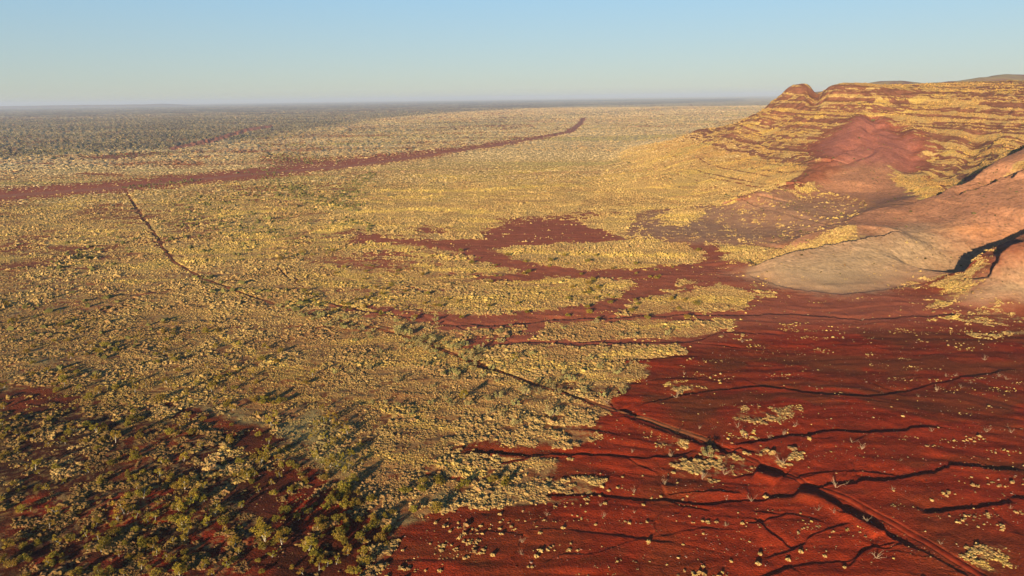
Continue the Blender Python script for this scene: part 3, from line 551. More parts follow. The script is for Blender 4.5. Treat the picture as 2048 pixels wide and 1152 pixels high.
# distant ranges
def ridge(name, x0, x1, y0, depth, hf, col, nx=160, ny=24):
    u = np.linspace(0, 1, nx); v = np.linspace(-1, 1, ny); Uu, Vv = np.meshgrid(u, v)
    x = x0 + (x1 - x0) * Uu; y = y0 + Vv * depth * (1 + .15 * Uu)
    env = np.clip(1 - np.abs(Vv) ** 1.6, 0, 1) * ss(0, .08, Uu) * ss(1, .92, Uu)
    z = -2 + (hf(x) + 12) * env * (.9 + .25 * (fbm(x / 250, y / 250, 3, 151) - .5))
    id_ = np.arange(nx * ny).reshape(ny, nx); f = np.stack([id_[:-1, :-1], id_[:-1, 1:], id_[1:, 1:], id_[1:, :-1]], -1).reshape(-1, 4)
    c = mix(np.array(col)[None].repeat(nx * ny, 0), np.array((.24, .09, .05)), ss(.4, .6, fbm(x / 60, y / 60, 3, 157)).ravel())
    o = link(name, np.stack([x, y, z], -1).reshape(-1, 3), f, M_hill, c, True); o['kind'] = 'structure'; return o
ridge('distant_hills', 1350, 4200, 3700, 520, lambda x: 112 + 58 * np.exp(-((x - 1950) / 170) ** 2) + 76 * np.exp(-((x - 2520) / 330) ** 2) + 62 * np.exp(-((x - 3300) / 600) ** 2), (.34, .23, .09))
ridge('distant_range', -23000, -9000, 21000, 900, lambda x: 25 + 60 * fbm(x / 2500, x * 0, 3, 5), (.2, .12, .08), 120, 10)
def tag(o, label=None, cat=None, group=None, kind=None):
    if label: o['label'] = label
    if cat: o['category'] = cat
    if group: o['group'] = group
    if kind: o['kind'] = kind
    return o
# ------------------------------------------------------------------ spinifex hummocks
def hummock_template(ns, rings):
    v = []; f = []
    for k in range(rings):
        e = k / rings
        for i in range(ns):
            a = 2 * math.pi * (i + .5 * (k % 2)) / ns; q_ = 1.22 if i % 2 else .70; v.append((q_ * math.cos(a) * math.cos(e * 1.5) * (1 if k else .92), q_ * math.sin(a) * math.cos(e * 1.5) * (1 if k else .92), math.sin(e * 1.5) - .06 * (k == 0)))
    v.append((0, 0, 1.0)); t = len(v) - 1
    for k in range(rings - 1):
        for i in range(ns):
            j = (i + 1) % ns; a, b, c, d = k * ns + i, k * ns + j, (k + 1) * ns + i, (k + 1) * ns + j
            f += [(a, b, d), (a, d, c)] if k % 2 else [(a, b, c), (b, d, c)]
    for i in range(ns): f.append(((rings - 1) * ns + i, (rings - 1) * ns + (i + 1) % ns, t))
    return np.array(v), np.array(f)
def scatter(name, m, tmpl, x, y, z, rad, hgt, col, jit=.28, seed=1):
    g = np.random.default_rng(seed); tv, tf = tmpl; k = len(x); nv = len(tv)
    an = g.uniform(0, 6.283, k); ca, sa = np.cos(an), np.sin(an)
    J = 1 + g.uniform(-jit, jit, (k, nv, 1)); v = tv[None] * J
    px = v[..., 0] * rad[:, None] * g.uniform(.8, 1.2, (k, 1)); py = v[..., 1] * rad[:, None]; pz = v[..., 2] * hgt[:, None]
    V = np.stack([x[:, None] + px * ca[:, None] - py * sa[:, None], y[:, None] + px * sa[:, None] + py * ca[:, None], z[:, None] + pz], -1).reshape(-1, 3)
    Fc = (tf[None] + (np.arange(k) * nv)[:, None, None]).reshape(-1, tf.shape[1])
    cc = np.repeat(col, nv, 0) * g.uniform(.82, 1.18, (k * nv, 1))
    return link(name, V, Fc, m, cc)
def sector(n_, r0, r1, dens_pow=0.0, a0=-40, a1=41, g=rng):
    # points per area ~ r ** -dens_pow
    p = 2 - dens_pow; u = g.uniform(0, 1, n_); r = (r0 ** p + u * (r1 ** p - r0 ** p)) ** (1 / p); a = np.radians(g.uniform(a0, a1, n_)); return r * np.sin(a), r * np.cos(a)
def hum(name, n_, r0, r1, dp, tmpl, sz, label, seed):
    x, y = sector(n_, r0, r1, dp, g=np.random.default_rng(seed)); z, cv, K, lab, hz, cl = fields(x, y)
    cl = None; r = np.hypot(x, y); g = np.random.default_rng(seed + 5)
    fine = fbm(x / 3.2, y / 3.2, 2, 201)
    pr = ss(.30, .62, cv * .80 + (fine - .5) * 1.25 + .10 + .08 * ss(300, 600, r)) * ss(.03, .12, cv) + (cv > .01) * (cv < .2) * (.001 + .07 * ss(.62, .72, fbma(x / 14, y / 5, 3, 207))) * (1 - .85 * K['mauve'])
    pr = np.where(hz > 12, ss(.45, .75, cv + (fine - .5) * .3), pr); pr = pr * np.maximum(ss(1100, 620, r), ss(4, 10, hz)); keep = (g.uniform(0, 1, n_) < pr) & (lab == 0) & (hz < 125) & ((K['pale'] < .4) | (g.uniform(0, 1, n_) < .25))
    x, y, z, cv, r = x[keep], y[keep], z[keep], cv[keep], r[keep]; k = len(x); bt = K['burnt'][keep]
    f3 = fbm(x / 22, y / 22, 3, 109); big = fbm(x / 70, y / 70, 3, 73); strp = fbma(x / 60 + big, y / 9 + x / 110 + big * 3, 3, 79)
    c = mix(DRY[None].repeat(k, 0), GOLD, ss(.25, .6, f3 + g.uniform(-.15, .15, k))); c = mix(c, GOLD2, ss(.56, .66, .65 * strp + .35 * big))
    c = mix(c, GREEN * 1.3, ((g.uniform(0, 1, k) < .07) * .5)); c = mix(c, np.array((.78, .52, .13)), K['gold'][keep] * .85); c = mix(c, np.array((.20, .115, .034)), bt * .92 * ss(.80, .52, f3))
    c = mix(c, c * (.86, .78, .72), ss(8, 25, hz[keep])); c = mix(c, PALE * .95, K['pale'][keep]); c = mix(c, np.array((.34, .17, .07)), .7 * (g.uniform(0, 1, k) < .30 - .2 * ss(380, 600, r))); c = c * g.uniform(.72, 1.12, (k, 1))
    rad = sz * np.exp(g.normal(0, .38, k)) * (.62 + .75 * ss(.3, .75, fbm(x / 14, y / 14, 2, 213))) * (1 + .0008 * r); print(name, k)
    return scatter(name, M_grass, tmpl, x, y, z - .03, rad, rad * g.uniform(.45, .95, k), c, seed=seed)
T1 = hummock_template(8, 3); T2 = hummock_template(6, 2); T3 = hummock_template(5, 2)
T4 = hummock_template(5, 1)
for a in (('spinifex_grass', 200000, 85, 210, 0.0, T1, .235, 'x', 11), ('spinifex_grass', 640000, 210, 430, 0.6, T3, .235, 'x', 12), ('spinifex_grass', 900000, 430, 1280, 1.4, T4, .36, 'x', 13)):
    tag(hum(*a), 'straw yellow hummocks of spinifex grass over red soil', 'grass', kind='stuff')
# ------------------------------------------------------------------ trees and shrubs
def tube(pts, rad, ns=6):
    pts = np.array(pts, float); k = len(pts); v = []; f = []
    for i, p in enumerate(pts):
        d = pts[min(i + 1, k - 1)] - pts[max(i - 1, 0)]; d = d / (np.linalg.norm(d) + 1e-9)
        a = np.cross(d, (0.3, 1, .1)); a /= np.linalg.norm(a) + 1e-9; b = np.cross(d, a)
        for j in range(ns):
            t = 2 * math.pi * j / ns; v.append(p + rad[i] * (math.cos(t) * a + math.sin(t) * b))
    for i in range(k - 1):
        for j in range(ns):
            q = (j + 1) % ns; f.append((i * ns + j, i * ns + q, (i + 1) * ns + q, (i + 1) * ns + j))
    return np.array(v), np.array(f)
def join(parts):
    V = []; Fc = []; n_ = 0
    for v, f in parts: V.append(v); Fc.append(f + n_); n_ += len(v)
    return np.vstack(V), np.vstack(Fc)
def limb(g, p, d, L, r, bend=.25, n_=4):
    pts = [np.array(p)]; d = np.array(d, float); d /= np.linalg.norm(d)
    for i in range(n_):
        d = d + g.normal(0, bend, 3) * (1, 1, .5); d /= np.linalg.norm(d); pts.append(pts[-1] + d * L / n_)
    return pts, [r * (1 - .72 * i / n_) for i in range(n_ + 1)], d
def leaves(g, cen, rad, nl, size, flat=.6):
    """leaf sprays round a point: small quads at every angle"""
    V = []
    for c, rr in zip(cen, rad):
        u = g.normal(0, 1, (nl, 3)); u /= np.linalg.norm(u, axis=1)[:, None]; u *= (g.uniform(.25, 1, nl) ** .5)[:, None] * rr; u[:, 2] *= flat
        p = c + u; a = g.normal(0, 1, (nl, 3)); a /= np.linalg.norm(a, axis=1)[:, None]; b = np.cross(a, g.normal(0, 1, (nl, 3))); b /= np.linalg.norm(b, axis=1)[:, None]
        sz = (size * g.uniform(.6, 1.3, nl))[:, None]
        V.append(np.stack([p - a * sz, p - b * sz * .45, p + a * sz, p + b * sz * .45], 1).reshape(-1, 3))
    V = np.vstack(V); return V, np.arange(len(V)).reshape(-1, 4)
def tree_geo(seed, kind):
    g = np.random.default_rng(seed); wood = []; cen = []; rad = []
    if kind == 'gum':
        Ht = 5.0; lean = g.normal(0, .14, 2); nst = 1 if g.random() < .65 else 2
        for s_ in range(nst):
            d0 = (lean[0] + g.normal(0, .12) * nst, lean[1] + g.normal(0, .12) * nst, 1)
            pts, rr, d = limb(g, (0.12 * s_, 0, -.25), d0, Ht * .60, .105, .10, 5); wood.append(tube(pts, [r_ * 1.0 for r_ in rr]))
            nb = int(g.integers(5, 8))
            for b in range(nb):
                k = int(g.integers(1, 6)); a = 6.283 * (b / nb) + g.uniform(-.4, .4); up = g.uniform(.35, 1.1)
                q, r2, _ = limb(g, pts[k], (math.cos(a), math.sin(a), up), g.uniform(1.0, 1.9), rr[k] * .6, .22, 3); wood.append(tube(q, r2, 4))
                for e in range(2):
                    cen.append(q[-1] + g.normal(0, .28, 3)); rad.append(g.uniform(.30, .60))
                cen.append(q[2] + g.normal(0, .2, 3)); rad.append(g.uniform(.35, .55))
            cen.append(pts[-1] + np.array((0, 0, .4))); rad.append(.6)
        lf = leaves(g, cen, rad, 42, .16, .75)
    elif kind == 'shrub':
        for b in range(7):
            a = 6.283 * b / 7 + g.uniform(-.4, .4); q, r2, _ = limb(g, (0, 0, -.12), (math.cos(a), math.sin(a), g.uniform(.7, 1.8)), g.uniform(.9, 1.5), .05, .2, 3); wood.append(tube(q, r2, 4))
            for e in range(2): cen.append(q[-1 - e] + g.normal(0, .18, 3)); rad.append(g.uniform(.32, .58))
        cen.append(np.array((0, 0, 1.1))); rad.append(.6)
        lf = leaves(g, cen, rad, 46, .14, .8)
    elif kind == 'grey':
        for b in range(5):
            a = 6.283 * b / 5 + g.uniform(-.5, .5); q, r2, _ = limb(g, (0, 0, -.12), (math.cos(a), math.sin(a), g.uniform(.9, 2.2)), g.uniform(1.1, 1.8), .05, .2, 3); wood.append(tube(q, r2, 4))
            cen.append(q[-1]); rad.append(g.uniform(.35, .62)); cen.append(q[-2] + g.normal(0, .2, 3)); rad.append(.35)
        lf = leaves(g, cen, rad, 50, .13, .8)
    else:   # dead, bare branches
        for b in range(int(g.integers(4, 7))):
            a = g.uniform(0, 6.283); q, r2, d = limb(g, (0, 0, -.15), (math.cos(a) * .6, math.sin(a) * .6, 1), g.uniform(1.4, 2.4), .045, .2, 4); wood.append(tube(q, r2, 4))
            for e in range(4):
                k = int(g.integers(1, 5)); q2, r3, _ = limb(g, q[k], d + g.normal(0, .6, 3), g.uniform(.5, 1.0), r2[k] * .75 + .008, .2, 3); wood.append(tube(q2, r3, 3)) if False else wood.append(tube(q2, r3, 4))
        lf = None
    return join(wood), lf
LEAFC = {'gum': (.31, .21, .025), 'shrub': (.24, .168, .024), 'grey': (.36, .30, .11)}
def proto(kind, seed, name, wmat, twood='trunk'):
    (wv, wf), lf = tree_geo(seed, kind)
    root = bpy.data.objects.new(name, None); C.collection.objects.link(root); root.empty_display_size = .3
    if lf is None:
        link('stem', wv, wf, wmat, parent=root)
        return root
    link(twood, wv, wf, wmat, parent=root)
    g = np.random.default_rng(seed + 1); c = np.array(LEAFC[kind]) * np.repeat(g.uniform(.7, 1.35, (len(lf[1]), 1)), 4, 0)
    c[:, 0] *= np.repeat(g.uniform(.85, 1.2, len(lf[1])), 4)
    link('crown' if kind == 'gum' else 'foliage', lf[0], lf[1], M_leaf, c, parent=root)
    return root
def copy_tree(o):
    r_ = o.copy(); C.collection.objects.link(r_)
    for ch in o.children:
        c = ch.copy(); C.collection.objects.link(c); c.parent = r_
    return r_
gum_p = [proto('gum', 300 + i, 'gum_tree', M_bark) for i in range(7)]
shr_p = [proto('shrub', 330 + i, 'green_shrub', M_dead, 'stem') for i in range(5)]
gry_p = [proto('grey', 350 + i, 'grey_shrub', M_dead, 'stem') for i in range(4)]
ded_p = [proto('dead', 370 + i, 'dead_shrub', M_dead) for i in range(5)]
chr_p = [proto('dead', 380 + i, 'burnt_shrub', M_char) for i in range(2)]
used = set()
def put(protos, x, y, z, sc, rz, i=None):
    p = protos[i if i is not None else int(rng.integers(len(protos)))]
    if p.name in used: o = copy_tree(p)
    else: o = p; used.add(p.name)
    o.location = (x, y, z); o.rotation_euler = (0, 0, rz); s_ = sc * rng.uniform(.92, 1.08); o.scale = (sc, s_, sc * rng.uniform(.9, 1.12)); return o
Minv = np.linalg.inv(M3)
def proj(x, y, z):
    v = Minv @ np.array([x, y, z - H]); return W2 + F * v[0] / -v[2], H2 - F * v[1] / -v[2]
def ground_at(xy):
    xy = np.atleast_2d(xy); return fields(xy[:, 0].copy(), xy[:, 1].copy(), 'z')[0]
def inpoly(px, py, pts):
    c = False; n_ = len(pts)
    for i in range(n_):
        (x1, y1), (x2, y2) = pts[i], pts[(i + 1) % n_]
        if (y1 > py) != (y2 > py) and px < (x2 - x1) * (py - y1) / (y2 - y1) + x1: c = not c
    return c
def zone(n_, pts, spread=1.0, gap=7, clump=.5, seed=0):
    """random stems standing inside an area of ground seen at these photo points, loosely clumped"""
    g = np.random.default_rng(seed); xs = [p[0] for p in pts]; ys = [p[1] for p in pts]; out = []; t = 0
    while len(out) < n_ and t < n_ * 60:
        t += 1; px, py = g.uniform(min(xs), max(xs)), g.uniform(min(ys), max(ys))
        if not inpoly(px, py, pts): continue
        if vn(np.array([px / 60.]), np.array([py / 38.]), 400 + seed)[0] < clump * g.random(): continue
        if any(abs(px - a) < gap and abs(py - b) < gap for a, b in out): continue
        out.append((px, py))
    return out
GUM = [  # (photo x, y of the foot, height m, label)
 (71,939,4.2,'small gum tree with two bright white leaning trunks near the left edge'),
 (114,1024,4.4,'lone round-crowned gum with a short white trunk in dark shade near the left edge'),
 (249,1026,5.6,'pale gum with forked white trunk standing alone above the dark shaded ground'),
 (287,996,5.0,'spreading gum with white trunk up and right of the lone forked gum'),
 (231,885,5.0,'wide olive gum tree on a slim white trunk at the end of a long shadow'),
 (196,864,4.4,'tan-crowned gum tree with a long black shadow stretching right from its foot'),
 (148,861,4.0,'small gum tree left of the tan-crowned gum on dark ground'),
 (270,786,3.8,'small gum with gleaming white trunk amid straw grass at left'),
 (335,767,3.6,'thin forked gum below the yellow grass flow lines at left'),
 (357,1020,4.6,'leftmost gum tree of the close trio with slim white trunks'),
 (379,1012,5.2,'rightmost gum tree of the close trio with slim white trunks'),
 (369,977,4.6,'gum tree with kinked white trunk just above the close trio'),
 (367,922,4.4,'bright olive gum tree with split white trunk, above the kinked one'),
 (430,1027,5.8,'tall narrow gum leaning left on a bright white trunk, black shadow behind'),
 (415,1050,3.6,'little gum tree with yellow-green crown beside the tall leaning gum'),
 (368,1061,6.0,'sparse, nearly leafless gum with many pale upright branches'),
 (531,1080,6.6,'largest gum tree, low and spreading, with bright curved white limbs on red ground'),
 (564,1086,4.2,'upright gum tree just right of the largest spreading gum'),
 (617,1099,4.6,'bright green dense gum leaning left near the bottom centre-left red ground'),
 (522,926,5.0,'slim gum with forked bright white trunk on bare red soil'),
 (543,852,4.6,'gum with twin white trunks at the corner of the pale grass patch'),
 (927,800,4.4,'white-trunked small gum in the golden grass left of the track'),
 (1031,723,4.2,'pale gum with white foot and large black shadow just above the track'),
]
SHR = [
 (320,800,3.0,'low bright green shrub with the long black shadow, left part of the bushland'),
 (530,806,3.6,'broad bright green shrub above the pale grass patch'),
 (562,806,3.0,'bright green bush right of the broad one above the pale grass patch'),
 (685,985,3.4,'large olive bush with wide black shadow beside the grassy lobe at bottom centre'),
 (560,519,3.5,'single dark green shrub in the golden plain above the creek'),
]
GRY = [
 (1028,848,3.0,'pale grey shrub with round black shadow, lowest of those in the centre grass'),
 (1104,832,4.0,'large pale grey-green shrub with a big black shadow in the golden grass'),
 (1032,812,2.8,'grey-green shrub between the two big pale shrubs and the track'),
 (1051,790,3.2,'grey-green shrub just below the track with ragged black shadow'),
 (1143,762,2.8,'round grey-green shrub just above the track'),
 (1168,786,2.4,'small grey shrub hugging the upper side of the track'),
 (1200,735,2.5,'small grey shrub by the bright yellow grass streak'),
 (1234,750,2.8,'grey-green shrub at the edge of grass and bare red soil'),
 (1204,797,2.6,'grey-green shrub by the track where the red soil begins'),
 (1247,788,2.2,'small isolated grey shrub at the tip of the golden grass'),
 (1416,912,3.4,'pale yellow-green shrub with thin trunk beside the black gully bend'),
 (940,720,3.0,'grey-green shrub where the dirt track bends between red patches'),
]
DED = [
 (1488,872,3.4,'forked bleached dead shrub on bare red soil below a grass patch'),
 (1475,855,2.6,'small curled dead shrub just above and left of the forked bleached one'),
 (1566,926,4.2,'largest pale dead shrub, fan of bleached branches rising from grass tufts'),
 (1450,948,3.4,'fan shaped dead shrub in the tufted patch, right of its pair'),
 (1405,955,3.2,'dead shrub in the tufted patch, left of its pair'),
 (1329,968,3.0,'thin grey dead shrub standing above the double black gully'),
 (1342,911,2.6,'dead shrub straddling the thin dark gully left of the track'),
 (1567,868,2.6,'sparse dead shrub just above the straight black gully'),
 (1672,973,3.6,'crooked bleached dead shrub in front of a black gully'),
 (1264,904,1.8,'tiny bleached star-shaped dead shrub left of the gully line'),
 (1503,1001,2.4,'thin dark dead shrub beside the lower gully'),
 (1353,797,3.0,'dead shrub rising from the pale tufts near the centre gully'),
 (1874,782,2.8,'dead shrub on red soil under the upper right gully'),
 (1484,684,2.4,'dead shrub beside the thin upper gully, left part of the red ground'),
 (1368,750,2.0,'low dead shrub on red soil just right of the golden grass'),
 (2023,865,2.6,'dead shrub at the right edge level with the end of the black gully'),
 (1972,864,2.4,'dead shrub left of the one by the right edge'),
 (1753,1116,3.0,'dead shrub at the bottom, beside the track and its black gully'),
 (1969,720,2.6,'leaning dead shrub above the upper right gully end'),
 (1998,752,2.2,'dead shrub below the upper right gully end, near the right edge'),
 (1723,898,2.8,'grey dead shrub between two black gullies at right'),
 (1214,808,2.4,'small dead shrub at the start of the black gully by the track'),
]
BRN = [(1352,866,3.2,'black burnt shrub by the track, smaller of the two'), (1424,888,3.8,'large black burnt shrub over the black gully bend')]
INST = []
def place(L, protos, cat, base_h, group, name):
    for k, (px, py, h, lab) in enumerate(L): INST.append([unproj(px, py), h / base_h, protos, lab, cat, group, name])
place(GUM, gum_p, 'gum tree', 5.0, 'white trunked gum trees of the lower left bushland', 'gum_tree')
place(SHR, shr_p, 'shrub', 1.9, 'green shrubs in the left bushland', 'green_shrub')
place(GRY, gry_p, 'shrub', 2.0, 'grey shrubs scattered in the golden grass', 'grey_shrub')
place(DED, ded_p, 'dead shrub', 2.6, 'dead shrubs on the bare red ground', 'dead_shrub')
place(BRN, chr_p, 'burnt shrub', 2.6, 'burnt shrubs beside the track', 'burnt_shrub')
BUSH = [(-30,800),(120,790),(300,800),(470,850),(560,880),(660,960),(760,1150),(-30,1160)]
MIDL = [(-20,600),(200,620),(430,650),(560,700),(640,760),(600,830),(540,850),(300,790),(-20,780)]
BELT = [(560,780),(640,800),(720,880),(730,960),(690,990),(640,930),(600,860),(540,830)]
CRK = [(540,610),(640,620),(780,650),(900,690),(980,700),(940,730),(800,700),(640,650)]
GRASS = [(560,500),(980,500),(1200,500),(1400,500),(1380,530),(1240,600),(1400,600),(1400,680),(1240,740),(1000,840),(820,850),(660,760),(600,650)]
GRASS_A = [(560,500),(980,500),(1200,500),(1400,500),(1380,530),(1240,600),(1400,600),(1400,640),(1100,640),(700,640),(600,620)]
GRASS_B = [(700,640),(1400,650),(1380,690),(1240,740),(1000,840),(820,850),(660,760)]
LOWC = [(620,1000),(760,960),(1000,950),(1090,980),(900,1010),(800,1060),(720,1150),(640,1150)]
RED = [(1250,840),(1380,720),(1500,640),(2040,600),(2040,1100),(1700,1100),(1200,1040),(1000,1130),(900,1130),(1200,940)]
AUTO = []
def auto(n_, pts, protos, cat, base_h, hr, group, name, seed, gap=7, clump=.7):
    g = np.random.default_rng(seed + 900)
    for px, py in zone(n_, pts, 1, gap, clump, seed): AUTO.append([unproj(px, py), g.uniform(*hr) / base_h, protos, (px, py), cat, group, name])
G1 = 'white trunked gum trees of the lower left bushland'; G2 = 'green shrubs in the left bushland'; G3 = 'grey shrubs scattered in the golden grass'; G4 = 'dead shrubs on the bare red ground'
auto(105, BUSH, gum_p, 'gum tree', 5.0, (1.6, 3.6), G1, 'gum_tree', 1, 9)
auto(60, MIDL, gum_p, 'gum tree', 5.0, (2.0, 3.8), G1, 'gum_tree', 2, 9)
auto(30, BELT, gum_p, 'gum tree', 5.0, (2.2, 4.0), G1, 'gum_tree', 3, 8)
auto(165, BUSH, shr_p, 'shrub', 1.9, (.9, 2.3), G2, 'green_shrub', 4, 6)
auto(58, MIDL, shr_p, 'shrub', 1.9, (1.3, 2.8), G2, 'green_shrub', 5, 6)
auto(45, LOWC, shr_p, 'shrub', 1.9, (1.2, 2.6), G2, 'green_shrub', 6, 6)
auto(60, CRK, gry_p, 'shrub', 2.0, (1.6, 3.4), G3, 'grey_shrub', 7, 6)
auto(80, GRASS_B, gry_p, 'shrub', 2.0, (1.3, 2.9), G3, 'grey_shrub', 8, 6)
auto(120, GRASS_A, shr_p, 'shrub', 1.9, (1.2, 2.8), 'green shrubs in the golden grass', 'green_shrub', 18, 6)
auto(34, RED, ded_p, 'dead shrub', 2.6, (1.0, 2.2), G4, 'dead_shrub', 9, 14)
# a place for everything, told apart by the part of the view it stands in
ROWS = [(0,530,'highest up the golden plain'),(530,560,'high in the golden plain'),(560,590,'just above the first red strip'),(590,620,'beside the first red strip'),(620,655,'along the first red strip'),(655,690,'along the second red strip'),(690,725,'just below the red strips'),(725,760,'across mid plain'),(760,800,'above the pale grass patch'),(800,830,'level with pale patch top'),(830,860,'level with pale patch middle'),(860,895,'level with pale patch foot'),(895,930,'below the pale patch'),(930,970,'at upper clearing level'),(970,1010,'at middle clearing level'),(1010,1050,'at lower clearing level'),(1050,1090,'near the bottom edge'),(1090,1300,'on the bottom edge')]
COLS = [(-99,55,'far left edge'),(55,110,'near left edge'),(110,165,'left of paired gums'),(165,220,'left of forked gum'),(220,275,'by the forked gum'),(275,330,'right of forked gum'),(330,385,'under the gum trio'),(385,440,'right of gum trio'),(440,500,'left clearing side'),(500,560,'mid clearing'),(560,620,'right clearing side'),(620,680,'below pale patch tip'),(680,750,'right of pale patch'),(750,820,'left of centre'),(820,890,'near centre left'),(890,960,'just left of centre'),(960,1030,'exactly at centre'),(1030,1100,'just right of centre'),(1100,1170,'right of centre'),(1170,1250,'near grass tips'),(1250,1420,'at the grass tips'),(1420,1650,'left red ground'),(1650,1850,'middle red ground'),(1850,2200,'far right red ground')]
ORD = ['leftmost','second','third','fourth','fifth','sixth','seventh','eighth','ninth','tenth','eleventh','twelfth','thirteenth']
WORD = {'gum_tree': 'olive gum', 'green_shrub': 'green shrub', 'grey_shrub': 'grey-green shrub', 'dead_shrub': 'bare dead shrub', 'spinifex_tussock': 'round straw tussock'}
def cell_labels(items):          # items: (kind name, (px, py), payload) -> (payload, label)
    cells = {}; out = []
    for it in items:
        px, py = it[1]; r_ = next(t for lo, hi, t in ROWS if lo <= py < hi); c_ = next(t for lo, hi, t in COLS if lo <= px < hi)
        cells.setdefault((it[0], r_, c_), []).append(it)
    for (nm, r_, c_), L in cells.items():
        L.sort(key=lambda a: a[1][0])
        for k, a in enumerate(L):
            who = WORD[nm]
            if len(L) == 1: lab = f'lone {who} {r_}, {c_}'
            elif k == 0: lab = f'leftmost {who} {r_}, {c_}'
            elif k == len(L) - 1: lab = f'rightmost {who} {r_}, {c_}'
            else: lab = f'{ORD[k]} {who} from left {r_}, {c_}'
            out.append((a[2], lab))
    return out
for a, lab in cell_labels([(a[6], a[3], a) for a in AUTO]): INST.append([a[0], a[1], a[2], lab, a[4], a[5], a[6]])
zz = ground_at(np.array([i[0] for i in INST]))
cnt = {}
for k, (xy, sc, protos, lab, cat, grp, nm) in enumerate(INST):
    o = put(protos, xy[0], xy[1], float(zz[k]), sc, rng.uniform(0, 6.283)); tag(o, lab, cat, grp); cnt[nm] = cnt.get(nm, 0) + 1
print(cnt)
for p in gum_p + shr_p + gry_p + ded_p + chr_p:
    if p.name not in used:
        for ch in list(p.children): bpy.data.objects.remove(ch)
        bpy.data.objects.remove(p)
# lone round tussocks on the bare red ground
TUS = [(793,1052),(805,1098),(939,1084),(1056,1129),(1064,1129),(1088,1037),(885,1026),(1171,1020),(1245,951),(985,1107),(1191,1045),(900,1060),(1000,1040),(860,1085),(1130,1010),(1210,1005)] + zone(26, [(800,1070),(900,1015),(1130,1000),(1220,940),(1500,1040),(1900,1140),(820,1150)], 1, 18, .4, 33)
xy = np.array([unproj(*p) for p in TUS]); zt = ground_at(xy); g = np.random.default_rng(5); T0 = hummock_template(12, 4)
order = np.argsort([p[0] for p in TUS]); tp = []
for k in range(3):
    v = T0[0] * (1 + g.uniform(-.25, .25, (len(T0[0]), 1))); v = v * (1, 1, .8)
    c = np.repeat((GOLD * .9)[None], len(v), 0) * g.uniform(.8, 1.2, (len(v), 1)); tp.append((v, c))
base = []; tus_o = []
for n_, k in enumerate(order):
    if n_ < 3: o = link('spinifex_tussock', tp[n_][0], T0[1], M_grass, tp[n_][1]); base.append(o)
    else: o = base[int(rng.integers(3))].copy(); C.collection.objects.link(o)
    s_ = rng.uniform(.28, .62); o.location = (xy[k][0], xy[k][1], zt[k] - .02); o.rotation_euler = (0, 0, rng.uniform(0, 6)); o.scale = (s_, s_ * rng.uniform(.85, 1.1), s_)
    tus_o.append(('spinifex_tussock', TUS[k], o))
for o, lab in cell_labels(tus_o): tag(o, lab, 'tussock', 'lone tussocks on the bare red ground')
# scrub too far off or too dense to count: creek lines of the plain, the far woodland
def scrub(name, label, XY, hgt, colr, seed):
    g = np.random.default_rng(seed); k = len(XY); z_ = ground_at(XY)
    tv, tf = hummock_template(6, 2)
    c = np.array(colr)[None].repeat(k, 0) * g.uniform(.65, 1.35, (k, 1)); hh = hgt * np.exp(g.normal(0, .25, k))
    o = scatter(name, M_leaf0, (tv, tf), XY[:, 0], XY[:, 1], z_ - .1, hh * g.uniform(.7, 1.3, k), hh, c, .4, seed); tag(o, label, 'scrub', kind='stuff')
def specks(name, label, cat, n_, r0, r1, size, cols, flat, cond, seed, tm):
    g = np.random.default_rng(seed); x, y = sector(n_, r0, r1, .8, -38, 40, g); z, cv, K, lab, hz = fields(x, y, 'z')
    k_ = cond(x, y, cv, K, lab, hz, g) ; x, y, z = x[k_], y[k_], z[k_]; k = len(x); rad = size * np.exp(g.normal(0, .45, k)); c = np.array(cols)[g.integers(0, len(cols), k)] * g.uniform(.7, 1.2, (k, 1))
    print(name, k); tag(scatter(name, tm, T3, x, y, z - .02, rad, rad * flat, c, .35, seed), label, cat, kind='stuff')
specks('stones', 'loose ironstone gravel and pale stones on the red ground', 'stones', 30000, 90, 420, .11, [(.10, .03, .02), (.20, .05, .03), (.42, .25, .17), (.30, .10, .06)], .6, lambda x, y, cv, K, lab, hz, g: (cv < .15) & (lab == 0) & (fbm(x / 7, y / 7, 2, 401) > .5), 401, M_ground)
specks('dry_litter', 'wispy dry tufts and dead twigs fallen on red soil', 'dry grass', 26000, 90, 520, .13, [(.50, .33, .13), (.36, .20, .09), (.22, .12, .05)], .8, lambda x, y, cv, K, lab, hz, g: (cv < .3) & (lab == 0) & (fbma(x / 11, y / 3.5, 3, 403) > .56), 402, M_grass)
specks('hill_scrub', 'small dark scrub dotted over the slopes of the range', 'scrub', 9000, 330, 1100, .55, [(.13, .10, .035), (.17, .13, .05)], .9, lambda x, y, cv, K, lab, hz, g: (hz > 2) & (hz < 105) & (g.uniform(0, 1, len(x)) < .25 + .5 * (vn(x / 30, y / 30, 405) > .6)), 403, M_leaf0)
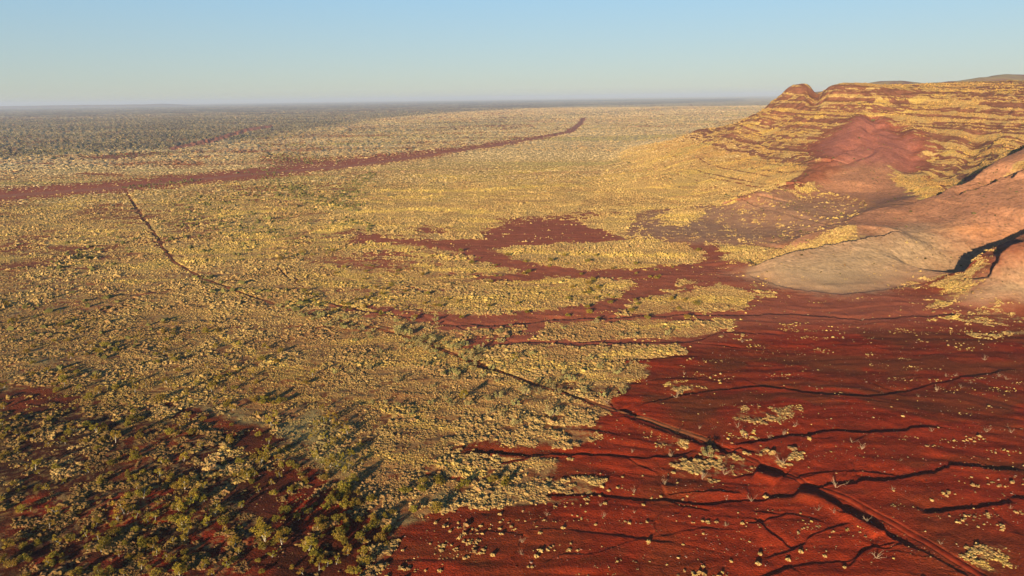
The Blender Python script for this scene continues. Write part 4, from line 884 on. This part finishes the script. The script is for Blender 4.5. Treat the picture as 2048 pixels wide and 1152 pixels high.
def far_grass():
    g = np.random.default_rng(91); n_ = 480000; x, y = sector(n_, 800, 7000, 1.75, -40, 41, g); z, cv, K, lab, hz = fields(x, y, 'z'); r = np.hypot(x, y)
    keep = (g.uniform(0, 1, n_) < ss(.10, .55, cv) * ss(700, 1100, r) * (1 - .9 * K['wood'])) & (lab == 0) & (hz < 40)
    x, y, z, r = x[keep], y[keep], z[keep], r[keep]; k = len(x); print('far grass', k)
    f3 = fbma(x / 260, y / 60 + x / 700, 3, 311); c = mix(np.array((.66, .43, .17))[None].repeat(k, 0), np.array((.76, .54, .25)), ss(.35, .65, f3))
    c = mix(c, GREEN * 1.6, .75 * ss(.56, .66, fbma(x / 420, y / 90 + x / 900, 3, 313))); c = mix(c, np.array((.42, .16, .08)), .7 * ss(.60, .70, fbma(x / 500, y / 70, 3, 317)))
    c = c * g.uniform(.88, 1.12, (k, 1)); rad = .75 * np.exp(g.normal(0, .3, k)) * (.8 + r / 2600)
    tag(scatter('spinifex_grass', M_grass, T3, x, y, z - .15, rad * 1.4, rad * g.uniform(.3, .6, k), c, .3, 92), 'pale dry grass covering the outer plain', 'grass', kind='stuff')
far_grass()
def along(L, n_, w0, g):
    q = U(L); seg = np.hypot(*(q[1:] - q[:-1]).T); s_ = np.append(0, np.cumsum(seg)); t = g.uniform(0, s_[-1], n_)
    return np.stack([np.interp(t, s_, q[:, 0]) + g.normal(0, w0, n_), np.interp(t, s_, q[:, 1]) + g.normal(0, w0 * 1.4, n_)], 1)
g = np.random.default_rng(77)
LN = [([(540,308),(580,320),(640,325)],160,22),([(530,330),(560,380),(545,450),(560,520)],170,16),([(430,385),(400,420),(430,470),(450,500)],130,16),([(740,345),(700,385),(685,410),(720,450),(730,465)],130,7),
      ([(580,370),(620,395),(690,412)],120,9),([(250,375),(300,372),(380,362)],50,9),([(0,300),(200,310),(420,305)],160,22),([(60,560),(150,520),(260,470)],35,14),([(380,550),(500,590),(640,630)],26,5),
      ([(600,300),(800,272),(1100,262)],260,50),([(1190,243),(1300,240),(1450,243)],60,45),([(40,600),(180,640),(320,690)],30,12)]
scrub('creek_scrub', 'loose lines of dark green scrub following dry creeks across the plain', np.vstack([along(a, int(b * 1.7), c * 1.2, g) for a, b, c in LN]), 1.3, (.17, .145, .04), 78)
x, y = sector(90000, 700, 5600, 1.25, -41, 20, g); z_, cv_, K_, lb_, hz_ = fields(x, y, 'z')
keep = (g.uniform(0, 1, len(x)) < (.015 + K_['wood'] * .6)) & (lb_ == 0) & (hz_ < 1)
scrub('far_woodland', 'dark grey-green scrub woodland covering the far plain', np.stack([x[keep], y[keep]], 1), 1.4, (.25, .20, .095), 79); print('wood', keep.sum())
# ------------------------------------------------------------------ the air
def haze(dens, col):
    bx0, bx1, by0, by1, bz0, bz1 = -62000, 62000, -3000, 62000, -9, 205
    v = np.array([(x, y, z) for z in (bz0, bz1) for y in (by0, by1) for x in (bx0, bx1)], float)
    f = np.array([(0, 2, 3, 1), (4, 5, 7, 6), (0, 1, 5, 4), (2, 6, 7, 3), (0, 4, 6, 2), (1, 3, 7, 5)])
    m = bpy.data.materials.new('haze'); m.use_nodes = True; t = m.node_tree; t.nodes.remove(t.nodes['Principled BSDF'])
    p = t.nodes.new('ShaderNodeVolumePrincipled'); p.inputs['Density'].default_value = dens; p.inputs['Color'].default_value = (*col, 1); p.inputs['Anisotropy'].default_value = 0.0
    t.links.new(p.outputs[0], t.nodes['Material Output'].inputs['Volume'])
    o = link('haze', v, f, m); o['kind'] = 'stuff'; o['label'] = 'thin pale haze over the plain'; o['category'] = 'haze'; return o
haze(1 / 18000, (.62, .72, .87))
